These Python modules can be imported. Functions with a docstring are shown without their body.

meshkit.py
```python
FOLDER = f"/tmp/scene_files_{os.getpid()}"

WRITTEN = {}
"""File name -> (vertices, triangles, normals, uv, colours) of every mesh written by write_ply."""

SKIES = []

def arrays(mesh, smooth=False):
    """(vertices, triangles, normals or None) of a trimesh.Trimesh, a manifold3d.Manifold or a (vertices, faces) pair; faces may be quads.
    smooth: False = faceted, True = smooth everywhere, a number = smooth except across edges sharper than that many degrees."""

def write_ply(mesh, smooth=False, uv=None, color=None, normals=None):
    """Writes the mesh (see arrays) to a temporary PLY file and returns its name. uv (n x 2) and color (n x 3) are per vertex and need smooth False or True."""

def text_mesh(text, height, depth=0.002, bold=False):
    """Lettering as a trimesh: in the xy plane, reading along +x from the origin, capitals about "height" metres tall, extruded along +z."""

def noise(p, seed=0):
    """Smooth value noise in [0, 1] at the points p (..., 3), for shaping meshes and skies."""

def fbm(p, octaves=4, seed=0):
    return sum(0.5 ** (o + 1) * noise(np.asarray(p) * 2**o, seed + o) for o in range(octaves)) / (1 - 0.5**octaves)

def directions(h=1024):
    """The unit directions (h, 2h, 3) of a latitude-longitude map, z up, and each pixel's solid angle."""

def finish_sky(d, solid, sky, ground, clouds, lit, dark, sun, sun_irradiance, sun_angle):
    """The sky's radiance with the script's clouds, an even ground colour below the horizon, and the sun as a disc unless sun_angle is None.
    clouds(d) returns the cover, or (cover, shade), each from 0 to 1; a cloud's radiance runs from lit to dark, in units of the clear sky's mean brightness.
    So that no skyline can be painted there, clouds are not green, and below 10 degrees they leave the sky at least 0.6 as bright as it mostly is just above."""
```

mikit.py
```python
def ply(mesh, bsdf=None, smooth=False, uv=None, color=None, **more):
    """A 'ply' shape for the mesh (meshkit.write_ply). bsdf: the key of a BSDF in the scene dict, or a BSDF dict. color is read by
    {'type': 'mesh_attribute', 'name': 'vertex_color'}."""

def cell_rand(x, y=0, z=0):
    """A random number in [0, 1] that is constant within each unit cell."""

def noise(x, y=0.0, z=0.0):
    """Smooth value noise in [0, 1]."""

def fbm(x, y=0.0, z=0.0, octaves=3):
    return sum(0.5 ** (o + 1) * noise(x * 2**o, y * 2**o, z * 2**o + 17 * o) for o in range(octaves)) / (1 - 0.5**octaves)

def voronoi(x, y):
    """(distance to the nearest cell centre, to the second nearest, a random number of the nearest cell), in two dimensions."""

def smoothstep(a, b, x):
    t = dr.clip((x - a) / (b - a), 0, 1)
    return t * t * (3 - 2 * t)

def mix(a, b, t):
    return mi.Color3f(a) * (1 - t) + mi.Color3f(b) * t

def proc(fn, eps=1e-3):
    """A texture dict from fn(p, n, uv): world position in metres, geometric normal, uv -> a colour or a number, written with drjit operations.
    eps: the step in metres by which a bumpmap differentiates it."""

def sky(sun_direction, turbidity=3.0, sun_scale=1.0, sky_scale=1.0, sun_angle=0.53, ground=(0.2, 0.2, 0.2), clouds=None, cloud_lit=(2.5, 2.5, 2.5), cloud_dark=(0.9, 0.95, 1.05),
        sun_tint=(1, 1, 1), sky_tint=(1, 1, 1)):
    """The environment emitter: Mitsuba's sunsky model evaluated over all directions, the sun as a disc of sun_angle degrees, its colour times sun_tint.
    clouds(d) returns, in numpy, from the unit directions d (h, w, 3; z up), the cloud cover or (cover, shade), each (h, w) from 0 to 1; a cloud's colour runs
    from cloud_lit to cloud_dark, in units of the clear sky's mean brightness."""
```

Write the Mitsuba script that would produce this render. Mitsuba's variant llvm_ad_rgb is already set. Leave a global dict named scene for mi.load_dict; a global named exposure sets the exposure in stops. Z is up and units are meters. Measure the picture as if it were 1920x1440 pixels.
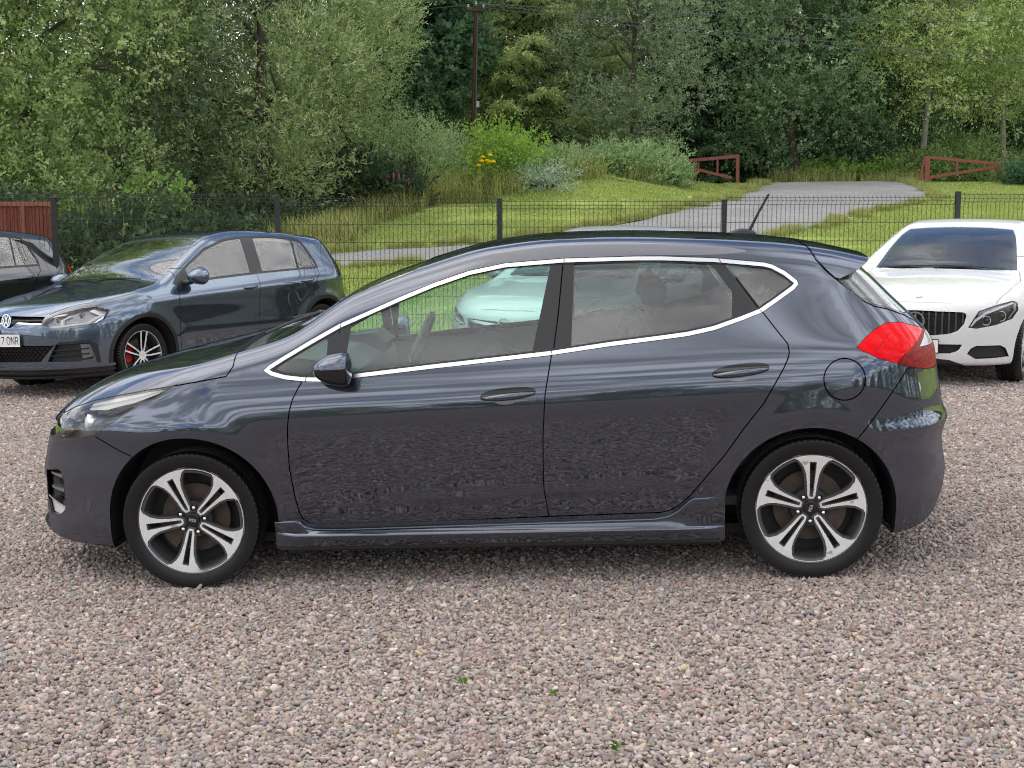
import math, random
import numpy as np, trimesh, manifold3d as m3
import mitsuba as mi, mikit, meshkit
import drjit as dr
from scipy.interpolate import CubicSpline, Akima1DInterpolator
from shapely.geometry import Polygon, LineString, Point, box as sbox
from shapely import affinity, union_all
T = mi.ScalarTransform4f
scene, labels = {}, {}
PI = math.pi

# ------------------------------------------------------------------ camera, sky, exposure
CAM_Z = 1.609
PITCH = math.atan(335 / 2560.0)
scene['camera'] = {'type': 'perspective', 'fov': math.degrees(2 * math.atan(960 / 2560.0)), 'fov_axis': 'x', 'near_clip': 0.05, 'far_clip': 3000.0,
                   'to_world': T().look_at(origin=[0, 0, CAM_Z], target=[0, math.cos(PITCH), CAM_Z - math.sin(PITCH)], up=[0, 0, 1])}


def clouds(d):
    z = np.maximum(d[..., 2], 0.0) + 0.12
    p = np.stack([d[..., 0] / z * 1.1, d[..., 1] / z * 1.1, d[..., 2] * 0 + 3.3], -1)
    big = meshkit.fbm(p * 0.95, 4, 4)
    fine = meshkit.fbm(p * 2.6 + 7.0, 4, 9)
    cover = np.clip((big * 0.62 + fine * 0.38 - 0.385) / 0.09, 0, 1)
    shade = np.clip((meshkit.fbm(p * np.array([2.6, 4.2, 1.0]) + 31.0, 5, 2) - 0.40) / 0.17, 0, 1)
    return cover, shade * 0.9


scene['sky'] = mikit.sky([-0.40, 0.18, 0.90], turbidity=3.5, sun_scale=0.15, sun_angle=65, clouds=clouds, cloud_lit=(4.0, 4.0, 4.02), cloud_dark=(1.0, 1.03, 1.10))
exposure = 2.45

# ------------------------------------------------------------------ helpers


def arr(v):
    return np.asarray(v, float)


def sstep(a, b, x):
    t = np.clip((x - a) / (b - a), 0, 1)
    return t * t * (3 - 2 * t)


def label(key, text, cat=None, group=None, kind=None):
    e = {}
    if text: e['label'] = text
    if cat: e['category'] = cat
    if group: e['group'] = group
    if kind: e['kind'] = kind
    labels[key] = e


def key_for(name):
    n = name_seen.get(name, 0)
    name_seen[name] = n + 1
    return name if n == 0 else f'{name}_{n:03d}'


name_seen = {}


def put(name, mesh, bsdf, parent=None, smooth=False, tf=None, color=None, normals=None, **more):
    """Adds one mesh as an entry; returns its key (numbered when the name is taken)."""
    k = key_for(parent + '__' + name if parent else name)
    if normals is not None:
        path = meshkit.write_ply(mesh, False, None, color, normals)
        d = {'type': 'ply', 'filename': path, 'face_normals': False, 'bsdf': {'type': 'ref', 'id': bsdf}}
    else:
        d = mikit.ply(mesh, bsdf, smooth=smooth, color=color, **more)
    if tf is not None: d['to_world'] = tf
    scene[k] = d
    return k


def again(name, ply, parent=None, tf=None, bsdf=None):
    k = key_for(parent + '__' + name if parent else name)
    d = dict(ply)
    d.pop('to_world', None)
    if tf is not None: d['to_world'] = tf
    if bsdf: d['bsdf'] = {'type': 'ref', 'id': bsdf}
    scene[k] = d
    return k


def box(lo, hi, bev=0.0):
    lo, hi = arr(lo), arr(hi)
    if bev <= 0:
        b = trimesh.creation.box(extents=hi - lo)
        b.apply_translation((lo + hi) / 2)
        return b
    c = []
    for x in (lo[0], hi[0]):
        for y in (lo[1], hi[1]):
            for z in (lo[2], hi[2]):
                for ax in range(3):
                    q = arr([x, y, z])
                    for o in range(3):
                        if o != ax: q[o] += bev if q[o] == lo[o] else -bev
                    c.append(q)
    return trimesh.convex.convex_hull(np.array(c))


def cat(ms):
    return trimesh.util.concatenate([m for m in ms if m is not None])


def tube(path, radii, n=8, caps=True, closed=False):
    path = arr(path)
    radii = np.broadcast_to(arr(radii), (len(path),))
    d = np.gradient(path, axis=0)
    if closed: d = np.roll(path, -1, 0) - np.roll(path, 1, 0)
    d /= np.maximum(np.linalg.norm(d, axis=1, keepdims=True), 1e-9)
    up = arr([0, 0, 1]) if abs(d[0][2]) < 0.9 else arr([1, 0, 0])
    V = []
    x = np.cross(d[0], up); x /= np.linalg.norm(x)
    a = np.arange(n) / n * 2 * PI
    for i in range(len(path)):
        x = x - d[i] * (x @ d[i]); x /= np.linalg.norm(x)
        y = np.cross(d[i], x)
        V.append(path[i] + radii[i] * (np.cos(a)[:, None] * x + np.sin(a)[:, None] * y))
    V = np.vstack(V)
    F, m = [], len(path)
    i = np.arange(n); j = (i + 1) % n
    for r in range(m if closed else m - 1):
        s, t = r * n, ((r + 1) % m) * n
        F += [np.stack([s + i, s + j, t + j], 1), np.stack([s + i, t + j, t + i], 1)]
    if caps and not closed:
        V = np.vstack([V, path[0], path[-1]])
        F += [np.stack([j, i, i * 0 + len(V) - 2], 1), np.stack([(m - 1) * n + i, (m - 1) * n + j, i * 0 + len(V) - 1], 1)]
    return trimesh.Trimesh(V, np.vstack(F), process=False)


def lathe(prof, n=96, axis='y'):
    """prof: (r, h) pairs revolved about the axis (h along it)."""
    prof = arr(prof)
    a = np.arange(n) / n * 2 * PI
    r, h = prof[:, 0], prof[:, 1]
    X = r[:, None] * np.cos(a); Z = r[:, None] * np.sin(a); H = np.repeat(h[:, None], n, 1)
    V = np.stack([X, H, Z], -1) if axis == 'y' else np.stack([X, Z, H], -1)
    m = len(prof); i = np.arange(n); j = (i + 1) % n
    F = []
    for k in range(m - 1):
        s, t = k * n, (k + 1) * n
        F += [np.stack([s + i, t + j, s + j], 1), np.stack([s + i, t + i, t + j], 1)]
    return trimesh.Trimesh(V.reshape(-1, 3), np.vstack(F), process=False)


def extrude(poly, h):
    """shapely polygon(s) in xy extruded from z=0 to h."""
    ps = [g for g in getattr(poly, 'geoms', [poly]) if g.area > 1e-9]
    return cat([trimesh.creation.extrude_polygon(g, h, engine='earcut') for g in ps])


# ------------------------------------------------------------------ materials


def rgb(*c):
    return {'type': 'rgb', 'value': list(c)}


def mat(name, d):
    scene[name] = d
    return name


def diffuse(name, c):
    return mat(name, {'type': 'twosided', 'bsdf': {'type': 'diffuse', 'reflectance': rgb(*c) if isinstance(c, tuple) else c}})


def gloss(name, c, rough=0.3, metallic=0.0, spec=0.5, coat=0.0):
    return mat(name, {'type': 'twosided', 'bsdf': {'type': 'principled', 'base_color': rgb(*c) if isinstance(c, tuple) else c, 'roughness': rough, 'metallic': metallic, 'specular': spec, 'clearcoat': coat, 'clearcoat_gloss': 0.95}})


def paint(name, c, flake, w=0.35, alpha=0.25):
    """clear-coated metallic car paint: a smooth dielectric coat over a pigment, part of it metal flake"""
    return mat(name, {'type': 'twosided', 'bsdf': {'type': 'blendbsdf', 'weight': w,
               'a': {'type': 'plastic', 'diffuse_reflectance': rgb(*c), 'int_ior': 1.53},
               'b': {'type': 'roughconductor', 'alpha': alpha, 'specular_reflectance': rgb(*flake), 'material': 'none'}}})


paint('graphite_paint', (0.0042, 0.0058, 0.0112), (0.27, 0.30, 0.37), 0.092, 0.13)
paint('blue_grey_paint', (0.008, 0.012, 0.019), (0.32, 0.38, 0.47), 0.16, 0.15)
paint('black_grey_paint', (0.008, 0.008, 0.009), (0.22, 0.225, 0.24), 0.16, 0.16)
mat('white_paint', {'type': 'twosided', 'bsdf': {'type': 'plastic', 'diffuse_reflectance': rgb(0.74, 0.75, 0.745), 'int_ior': 1.5}})
paint('silver_paint', (0.35, 0.37, 0.38), (0.75, 0.77, 0.78), 0.4, 0.3)
mat('piano_black', {'type': 'twosided', 'bsdf': {'type': 'plastic', 'diffuse_reflectance': rgb(0.008, 0.008, 0.009), 'int_ior': 1.55}})
gloss('black_trim', (0.014, 0.0145, 0.016), 0.35)
gloss('black_plastic', (0.018, 0.018, 0.018), 0.6)
gloss('sidewall', (0.009, 0.009, 0.009), 0.40, spec=0.35)
gloss('cabin_cloth', (0.05, 0.052, 0.055), 0.8)
gloss('dash_plastic', (0.045, 0.046, 0.05), 0.55)
mat('chrome', {'type': 'twosided', 'bsdf': {'type': 'roughconductor', 'alpha': 0.12, 'material': 'none', 'specular_reflectance': rgb(0.88, 0.88, 0.88)}})
mat('bright_chrome', {'type': 'twosided', 'bsdf': {'type': 'roughconductor', 'alpha': 0.06, 'material': 'none', 'specular_reflectance': rgb(0.99, 0.99, 0.99)}})
gloss('satin_silver', (0.62, 0.63, 0.64), 0.35, metallic=0.6)
mat('mirror_glass', {'type': 'twosided', 'bsdf': {'type': 'roughconductor', 'alpha': 0.02, 'material': 'none', 'specular_reflectance': rgb(0.85, 0.85, 0.85)}})
mat('machined_alloy', {'type': 'twosided', 'bsdf': {'type': 'principled', 'base_color': mikit.proc(lambda p, n, uv: mikit.mix((0.80, 0.80, 0.795), (0.42, 0.38, 0.34), mikit.smoothstep(0.68, 0.80, mikit.fbm(p.x * 26, p.y * 26, p.z * 26, 3)))), 'roughness': 0.34, 'metallic': 0.35}})
gloss('dark_alloy', (0.085, 0.088, 0.09), 0.38, metallic=0.5)
gloss('rusty_iron', mikit.proc(lambda p, n, uv: mikit.mix((0.05, 0.04, 0.034), (0.11, 0.078, 0.058), mikit.fbm(p.x * 40, p.y * 40, p.z * 40, 3))), 0.55, metallic=0.3)
gloss('red_caliper_paint', (0.45, 0.012, 0.015), 0.3)
mat('clear_glass', {'type': 'thindielectric', 'int_ior': 1.52, 'specular_transmittance': rgb(0.72, 0.94, 0.88)})
mat('privacy_glass', {'type': 'thindielectric', 'int_ior': 1.68, 'specular_transmittance': rgb(0.26, 0.34, 0.32)})
mat('dusty_glass', {'type': 'blendbsdf', 'weight': 0.02, 'a': {'type': 'thindielectric', 'int_ior': 1.62, 'specular_transmittance': rgb(0.78, 0.92, 0.88)}, 'b': {'type': 'twosided', 'bsdf': {'type': 'diffuse', 'reflectance': rgb(0.3, 0.3, 0.29)}}})
mat('dusty_privacy_glass', {'type': 'blendbsdf', 'weight': 0.02, 'a': {'type': 'thindielectric', 'int_ior': 1.75, 'specular_transmittance': rgb(0.26, 0.34, 0.32)}, 'b': {'type': 'twosided', 'bsdf': {'type': 'diffuse', 'reflectance': rgb(0.2, 0.2, 0.2)}}})
mat('lens_clear', {'type': 'thindielectric', 'int_ior': 1.33})
mat('red_lens', {'type': 'twosided', 'bsdf': {'type': 'plastic', 'diffuse_reflectance': rgb(0.80, 0.002, 0.008), 'int_ior': 1.22}})
gloss('dark_red_lens', mikit.proc(lambda p, n, uv: mikit.mix((0.12, 0.001, 0.002), (0.36, 0.003, 0.004), mikit.cell_rand(p.x * 90, p.y * 90, p.z * 90))), 0.45, spec=0.2)
mat('clear_reflector', {'type': 'twosided', 'bsdf': {'type': 'plastic', 'diffuse_reflectance': rgb(0.62, 0.62, 0.62), 'int_ior': 1.5}})
mat('lamp_white', {'type': 'twosided', 'bsdf': {'type': 'plastic', 'diffuse_reflectance': rgb(0.40, 0.41, 0.41), 'int_ior': 1.5}})
gloss('lamp_black', (0.02, 0.02, 0.021), 0.3)
gloss('lamp_grey', (0.25, 0.25, 0.26), 0.25, metallic=0.7)
mat('white_plate', {'type': 'twosided', 'bsdf': {'type': 'plastic', 'diffuse_reflectance': rgb(0.8, 0.8, 0.78)}})

# ------------------------------------------------------------------ car bodies as smooth implicit solids
def smax(a,b,k):
    h=np.maximum(k-np.abs(a-b),0)/k
    return np.maximum(a,b)+h*h*k*0.25
class Body:
    """Implicit car body: F<0 inside. x = backwards, y = right of the car is +, z up."""
    def __init__(s,P):
        s.P=P
        s.w=CubicSpline(*zip(*P['side']))
        s.zc=Akima1DInterpolator(*zip(*P['top']),method='makima'); s.zr=(P['top'][0][0],P['top'][-1][0])
        s.xf=CubicSpline(*zip(*P['front'])); s.fr=(P['front'][0][0],P['front'][-1][0])
        s.xr=CubicSpline(*zip(*P['rear'])); s.rr=(P['rear'][0][0],P['rear'][-1][0])
    def width(s,x,z):
        P=s.P
        ze=z-P['rise']*(x)*sstep(.35,.8,z)
        w=s.w(np.clip(ze,P['side'][0][0],P['side'][-1][0]))
        a,l,t=P['ftaper']; u=np.maximum(a-x,0)/l; w=w-t*u**2.2
        a,l,t=P['rtaper']; u=np.maximum(x-a,0)/l; w=w-t*u**2.2
        a,l,t=P['rtaper_top']; u=np.maximum(x-a,0)/l; w=w-t*u**2*sstep(.9,1.25,z)
        for cx,cz,r,am in P['flare']:
            d=np.hypot(x-cx,z-cz); w=w+am*np.exp(-((d-r)/.075)**2)
        if 'extra' in P: w=w+P['extra'](x,z)
        return w
    def ztop(s,x,y):
        P=s.P; x=np.clip(x,*s.zr)
        return s.zc(x)-P['crown'](x)*np.abs(y)**2.2
    def xfront(s,y,z):
        P=s.P; a=np.abs(y); return s.xf(np.clip(z,*s.fr))+P['fplan'](a,z)
    def xrear(s,y,z):
        P=s.P; a=np.abs(y); return s.xr(np.clip(z,*s.rr))-P['rplan'](a,z)
    def F(s,p):
        x,y,z=p[...,0],p[...,1],p[...,2]; P=s.P
        sd=np.abs(y)-s.width(x,z)
        tp=(z-s.ztop(x,y))*P.get('tscale',.9)
        f=smax(sd,tp,P['ktop'](x))
        f=smax(f,(s.xfront(y,z)-x)*.9,P.get('kf',.12))
        f=smax(f,(x-s.xrear(y,z))*.9,P.get('kr',.10))
        f=smax(f,P['zbot'](x)-z,P.get('kb',.05))
        return f
    def G(s,p,e=1e-4):
        f0=s.F(p)
        return np.stack([(s.F(p+np.eye(3)[i]*e)-f0)/e for i in range(3)],-1)
    def mesh(s,h,level=0.,box=None,proj=True):
        lo,hi=map(np.array,box or s.P['box'])
        n=np.ceil((hi-lo)/h).astype(int)+1
        ax=[lo[i]+h*np.arange(n[i]) for i in range(3)]
        X=np.stack(np.meshgrid(*ax,indexing='ij'),-1)
        V=s.F(X)-level
        for a in range(3):
            for e in (0,-1):
                q=[slice(None)]*3; q[a]=e; V[tuple(q)]=np.maximum(V[tuple(q)],h*.3)
        v,f=surface_nets(V,lo,h)
        if proj:
            for _ in range(3):
                g=s.G(v); val=s.F(v)-level
                st=(val/np.maximum((g*g).sum(-1),.05))[:,None]*g
                L=np.linalg.norm(st,axis=1,keepdims=True); st*=np.minimum(1,h*.5/np.maximum(L,1e-12))
                v=v-np.where(L<h*1.2,st,0)
        return v,f
def surface_nets(V,lo,h):
    S=V<0
    nx,ny,nz=V.shape
    # cell masks
    c=[S[i:nx-1+i,j:ny-1+j,k:nz-1+k] for i in (0,1) for j in (0,1) for k in (0,1)]
    cnt=sum(x.astype(np.int8) for x in c); cells=(cnt>0)&(cnt<8)
    idx=-np.ones(cells.shape,int); I=np.argwhere(cells); idx[cells]=np.arange(len(I))
    acc=np.zeros((len(I),3)); num=np.zeros(len(I))
    offs=[(i,j,k) for i in (0,1) for j in (0,1) for k in (0,1)]
    for a in offs:
        for ax in range(3):
            if a[ax]: continue
            b=list(a); b[ax]=1
            va=V[I[:,0]+a[0],I[:,1]+a[1],I[:,2]+a[2]]; vb=V[I[:,0]+b[0],I[:,1]+b[1],I[:,2]+b[2]]
            m=(va<0)!=(vb<0); t=va/np.where(m,va-vb,1)
            p=np.array(a,float)[None].repeat(len(I),0); p[:,ax]+=t
            acc[m]+=p[m]; num[m]+=1
    v=lo+h*(I+acc/num[:,None])
    quads=[]
    for ax in range(3):
        sl=[slice(None)]*3; sl2=[slice(None)]*3; sl[ax]=slice(0,-1); sl2[ax]=slice(1,None)
        A,B=S[tuple(sl)],S[tuple(sl2)]
        E=np.argwhere(A!=B); u,w=(ax+1)%3,(ax+2)%3
        ok=(E[:,u]>0)&(E[:,w]>0)&(E[:,u]<V.shape[u]-1)&(E[:,w]<V.shape[w]-1); E=E[ok]
        def at(du,dw):
            q=E.copy(); q[:,u]+=du; q[:,w]+=dw; return idx[q[:,0],q[:,1],q[:,2]]
        q=np.stack([at(-1,-1),at(0,-1),at(0,0),at(-1,0)],1)
        inside=A[E[:,0],E[:,1],E[:,2]]
        q[~inside]=q[~inside][:,::-1]
        quads.append(q)
    q=np.vstack(quads)
    # split along the shorter diagonal
    d1=np.linalg.norm(v[q[:,0]]-v[q[:,2]],axis=1); d2=np.linalg.norm(v[q[:,1]]-v[q[:,3]],axis=1)
    f=np.where((d1<d2)[:,None,None],np.stack([q[:,[0,1,2]],q[:,[0,2,3]]],1),np.stack([q[:,[0,1,3]],q[:,[1,2,3]]],1)).reshape(-1,3)
    return v,f


def to_man(v, f):
    return m3.Manifold(m3.Mesh(np.asarray(v, np.float32), np.asarray(f, np.uint32)))


def prism(axis, poly, lo, hi):
    """a polygon in the plane across `axis`, extruded along it from lo to hi"""
    polys = [poly] if not hasattr(poly, 'geoms') else list(poly.geoms)
    rings = []
    for g in polys:
        if not isinstance(g, Polygon): g = Polygon(g).buffer(0)
        for h in getattr(g, 'geoms', [g]):
            rings.append(np.array(h.exterior.coords)[:-1])
            rings += [np.array(r.coords)[:-1] for r in h.interiors]
    m = m3.Manifold.extrude(m3.CrossSection(rings, m3.FillRule.EvenOdd), hi - lo)
    R = {'y': [[1, 0, 0, 0], [0, 0, 1, lo], [0, 1, 0, 0]], 'x': [[0, 0, 1, lo], [1, 0, 0, 0], [0, 1, 0, 0]], 'z': [[1, 0, 0, 0], [0, 1, 0, 0], [0, 0, 1, lo]]}[axis]
    return m.transform(np.array(R, float))


def side_prism(poly, s, lo=0.02, hi=1.25):
    return prism('y', poly, lo, hi) if s > 0 else prism('y', poly, -hi, -lo)


def inset(poly, d, res=4):
    return (poly if isinstance(poly, Polygon) else Polygon(poly)).buffer(-d, resolution=res, join_style='mitre', mitre_limit=2)


class Car:
    def __init__(s, name, P, tf, h=0.024):
        s.name, s.P, s.tf, s.h, s.B, s.lv = name, P, tf, h, Body(P), {}
        name_seen.setdefault(name, 1)

    def level(s, l, h=None, near=None):
        """the solid F < l: whole (kept), or only as much of it as the solid `near` needs"""
        h = h or s.h
        if (l, h) in s.lv: return s.lv[(l, h)]
        if near is None:
            s.lv[(l, h)] = to_man(*s.B.mesh(h, l))
            return s.lv[(l, h)]
        b = near.bounding_box()
        lo, hi = np.maximum(arr(b[:3]), arr(s.P['box'][0])) - 2.3 * h, np.minimum(arr(b[3:]), arr(s.P['box'][1])) + 2.3 * h
        if (hi <= lo).any(): return m3.Manifold()
        v, f = s.B.mesh(h, l, (lo, hi))
        return to_man(v, f) if len(f) else m3.Manifold()

    def slab(s, a, b, clip):
        """the part of clip between the levels a (inner) and b (outer)"""
        if clip.is_empty(): return clip
        return (s.level(b, None, clip) ^ clip) - s.level(a, None, clip)

    def skin(s, man, levels=(0.0,), only=False, drop=()):
        """vertices, faces, normals: smooth analytic normals on the body's levels, flat elsewhere"""
        me = man.to_mesh()
        v, f = np.array(me.vert_properties[:, :3], float), np.array(me.tri_verts, int)
        if not len(f): return None
        fn = np.cross(v[f[:, 1]] - v[f[:, 0]], v[f[:, 2]] - v[f[:, 0]])
        L = np.linalg.norm(fn, axis=1)
        ok = L > 1e-12
        f, fn, L = f[ok], fn[ok], L[ok]
        fn = fn / L[:, None]
        g = s.B.G(v)
        g = g / np.maximum(np.linalg.norm(g, axis=1, keepdims=True), 1e-9)
        F = s.B.F(v)
        on = np.zeros(len(f), bool)
        sg = np.ones(len(f))
        for l in levels:
            near = (np.abs(F - l) < 0.003)[f].all(1)
            d = (fn * g[f].mean(1)).sum(1)
            hit = near & (np.abs(d) > 0.7)
            on |= hit
            sg[hit] = np.sign(d[hit])
        if len(drop):
            dm = np.zeros(len(f), bool)
            for l in drop: dm |= (np.abs(F - l) < 0.004)[f].all(1) & (np.abs((fn * g[f].mean(1)).sum(1)) > 0.6)
            f, on, sg, fn = f[~dm], on[~dm], sg[~dm], fn[~dm]
        fs = f[on]
        V = [v[fs].reshape(-1, 3)]
        N = [(g[fs] * sg[on][:, None, None]).reshape(-1, 3)]
        if not only:
            ff = f[~on]
            V.append(v[ff].reshape(-1, 3)); N.append(np.repeat(fn[~on], 3, 0))
        V, N = np.vstack(V), np.vstack(N)
        if not len(V): return None
        # weld equal corners
        q = np.round(np.hstack([V / 2e-5, N * 300])).astype(np.int64)
        _, i, inv = np.unique(q, axis=0, return_index=True, return_inverse=True)
        return V[i], inv.reshape(-1, 3), N[i]

    def emit(s, part, man, bsdf, parent=None, levels=(0.0,), only=False, drop=()):
        r = s.skin(man, levels, only, drop)
        if r is None: return None
        V, F, N = r
        return put(part, trimesh.Trimesh(V, F, process=False), bsdf, parent or s.name, tf=s.tf, normals=N)

    def add(s, part, mesh, bsdf, parent=None, smooth=30):
        return put(part, mesh, bsdf, parent or s.name, smooth=smooth, tf=s.tf)

    def sheet(s, part, clip, level, bsdf, parent=None):
        """an open sheet of the body's level inside clip, as for a pane"""
        return s.emit(part, s.level(level, None, clip) ^ clip, bsdf, parent, (level,), True)

    def on(s, x, z, sgn=-1, off=0.0):
        return arr([x, sgn * (float(s.B.width(arr(x), arr(z))) + off), z])


def spoke_face(kind):
    """polished face of a wheel in its plane (unit: metres), and the slots between"""
    ring = Point(0, 0).buffer(0.2335, 48).difference(Point(0, 0).buffer(0.2262, 48))
    hub = Point(0, 0).buffer(0.043, 24)
    parts, wide = [ring], []
    for k in range(5):
        a = 2 * PI * k / 5 + PI / 2
        if kind == 'five_wide':
            half = [(0.010, 0.040), (0.0170, 0.055), (0.0200, 0.10), (0.0275, 0.148), (0.040, 0.180), (0.062, 0.206), (0.087, 0.2135), (0.087, 0.2285), (0, 0.2295)]
            o = Polygon(half + [(-x, y) for x, y in half[::-1]])
            slot = Polygon([(0.0050, 0.050), (0.0085, 0.12), (0.0125, 0.198), (-0.0125, 0.198), (-0.0085, 0.12), (-0.0050, 0.050)]).buffer(0.0022)
            pocket = None
        else:
            o = union_all([Polygon([(s * 0.006, 0.035), (s * 0.017, 0.035), (s * 0.030, 0.10), (s * 0.044, 0.222), (s * 0.030, 0.222), (s * 0.018, 0.10)]).buffer(0.001) for s in (-1, 1)])
            slot = None
        o = affinity.rotate(o, math.degrees(a - PI / 2), origin=(0, 0))
        parts.append(o)
        if slot is not None:
            wide.append(affinity.rotate(slot, math.degrees(a - PI / 2), origin=(0, 0)))
    face = union_all(parts)
    if wide: face = face.difference(union_all(wide))
    face = face.buffer(-0.003).buffer(0.003).buffer(0.003).buffer(-0.003)
    return face.difference(Point(0, 0).buffer(0.034, 24)) if kind == 'five_wide' else face.union(hub)


def wheel_slots():
    return [affinity.rotate(Polygon([(0.0042, 0.060), (0.0075, 0.12), (0.0112, 0.194), (-0.0112, 0.194), (-0.0075, 0.12), (-0.0042, 0.060)]), 72 * k, origin=(0, 0)) for k in range(5)]


_wheels = {}


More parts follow.
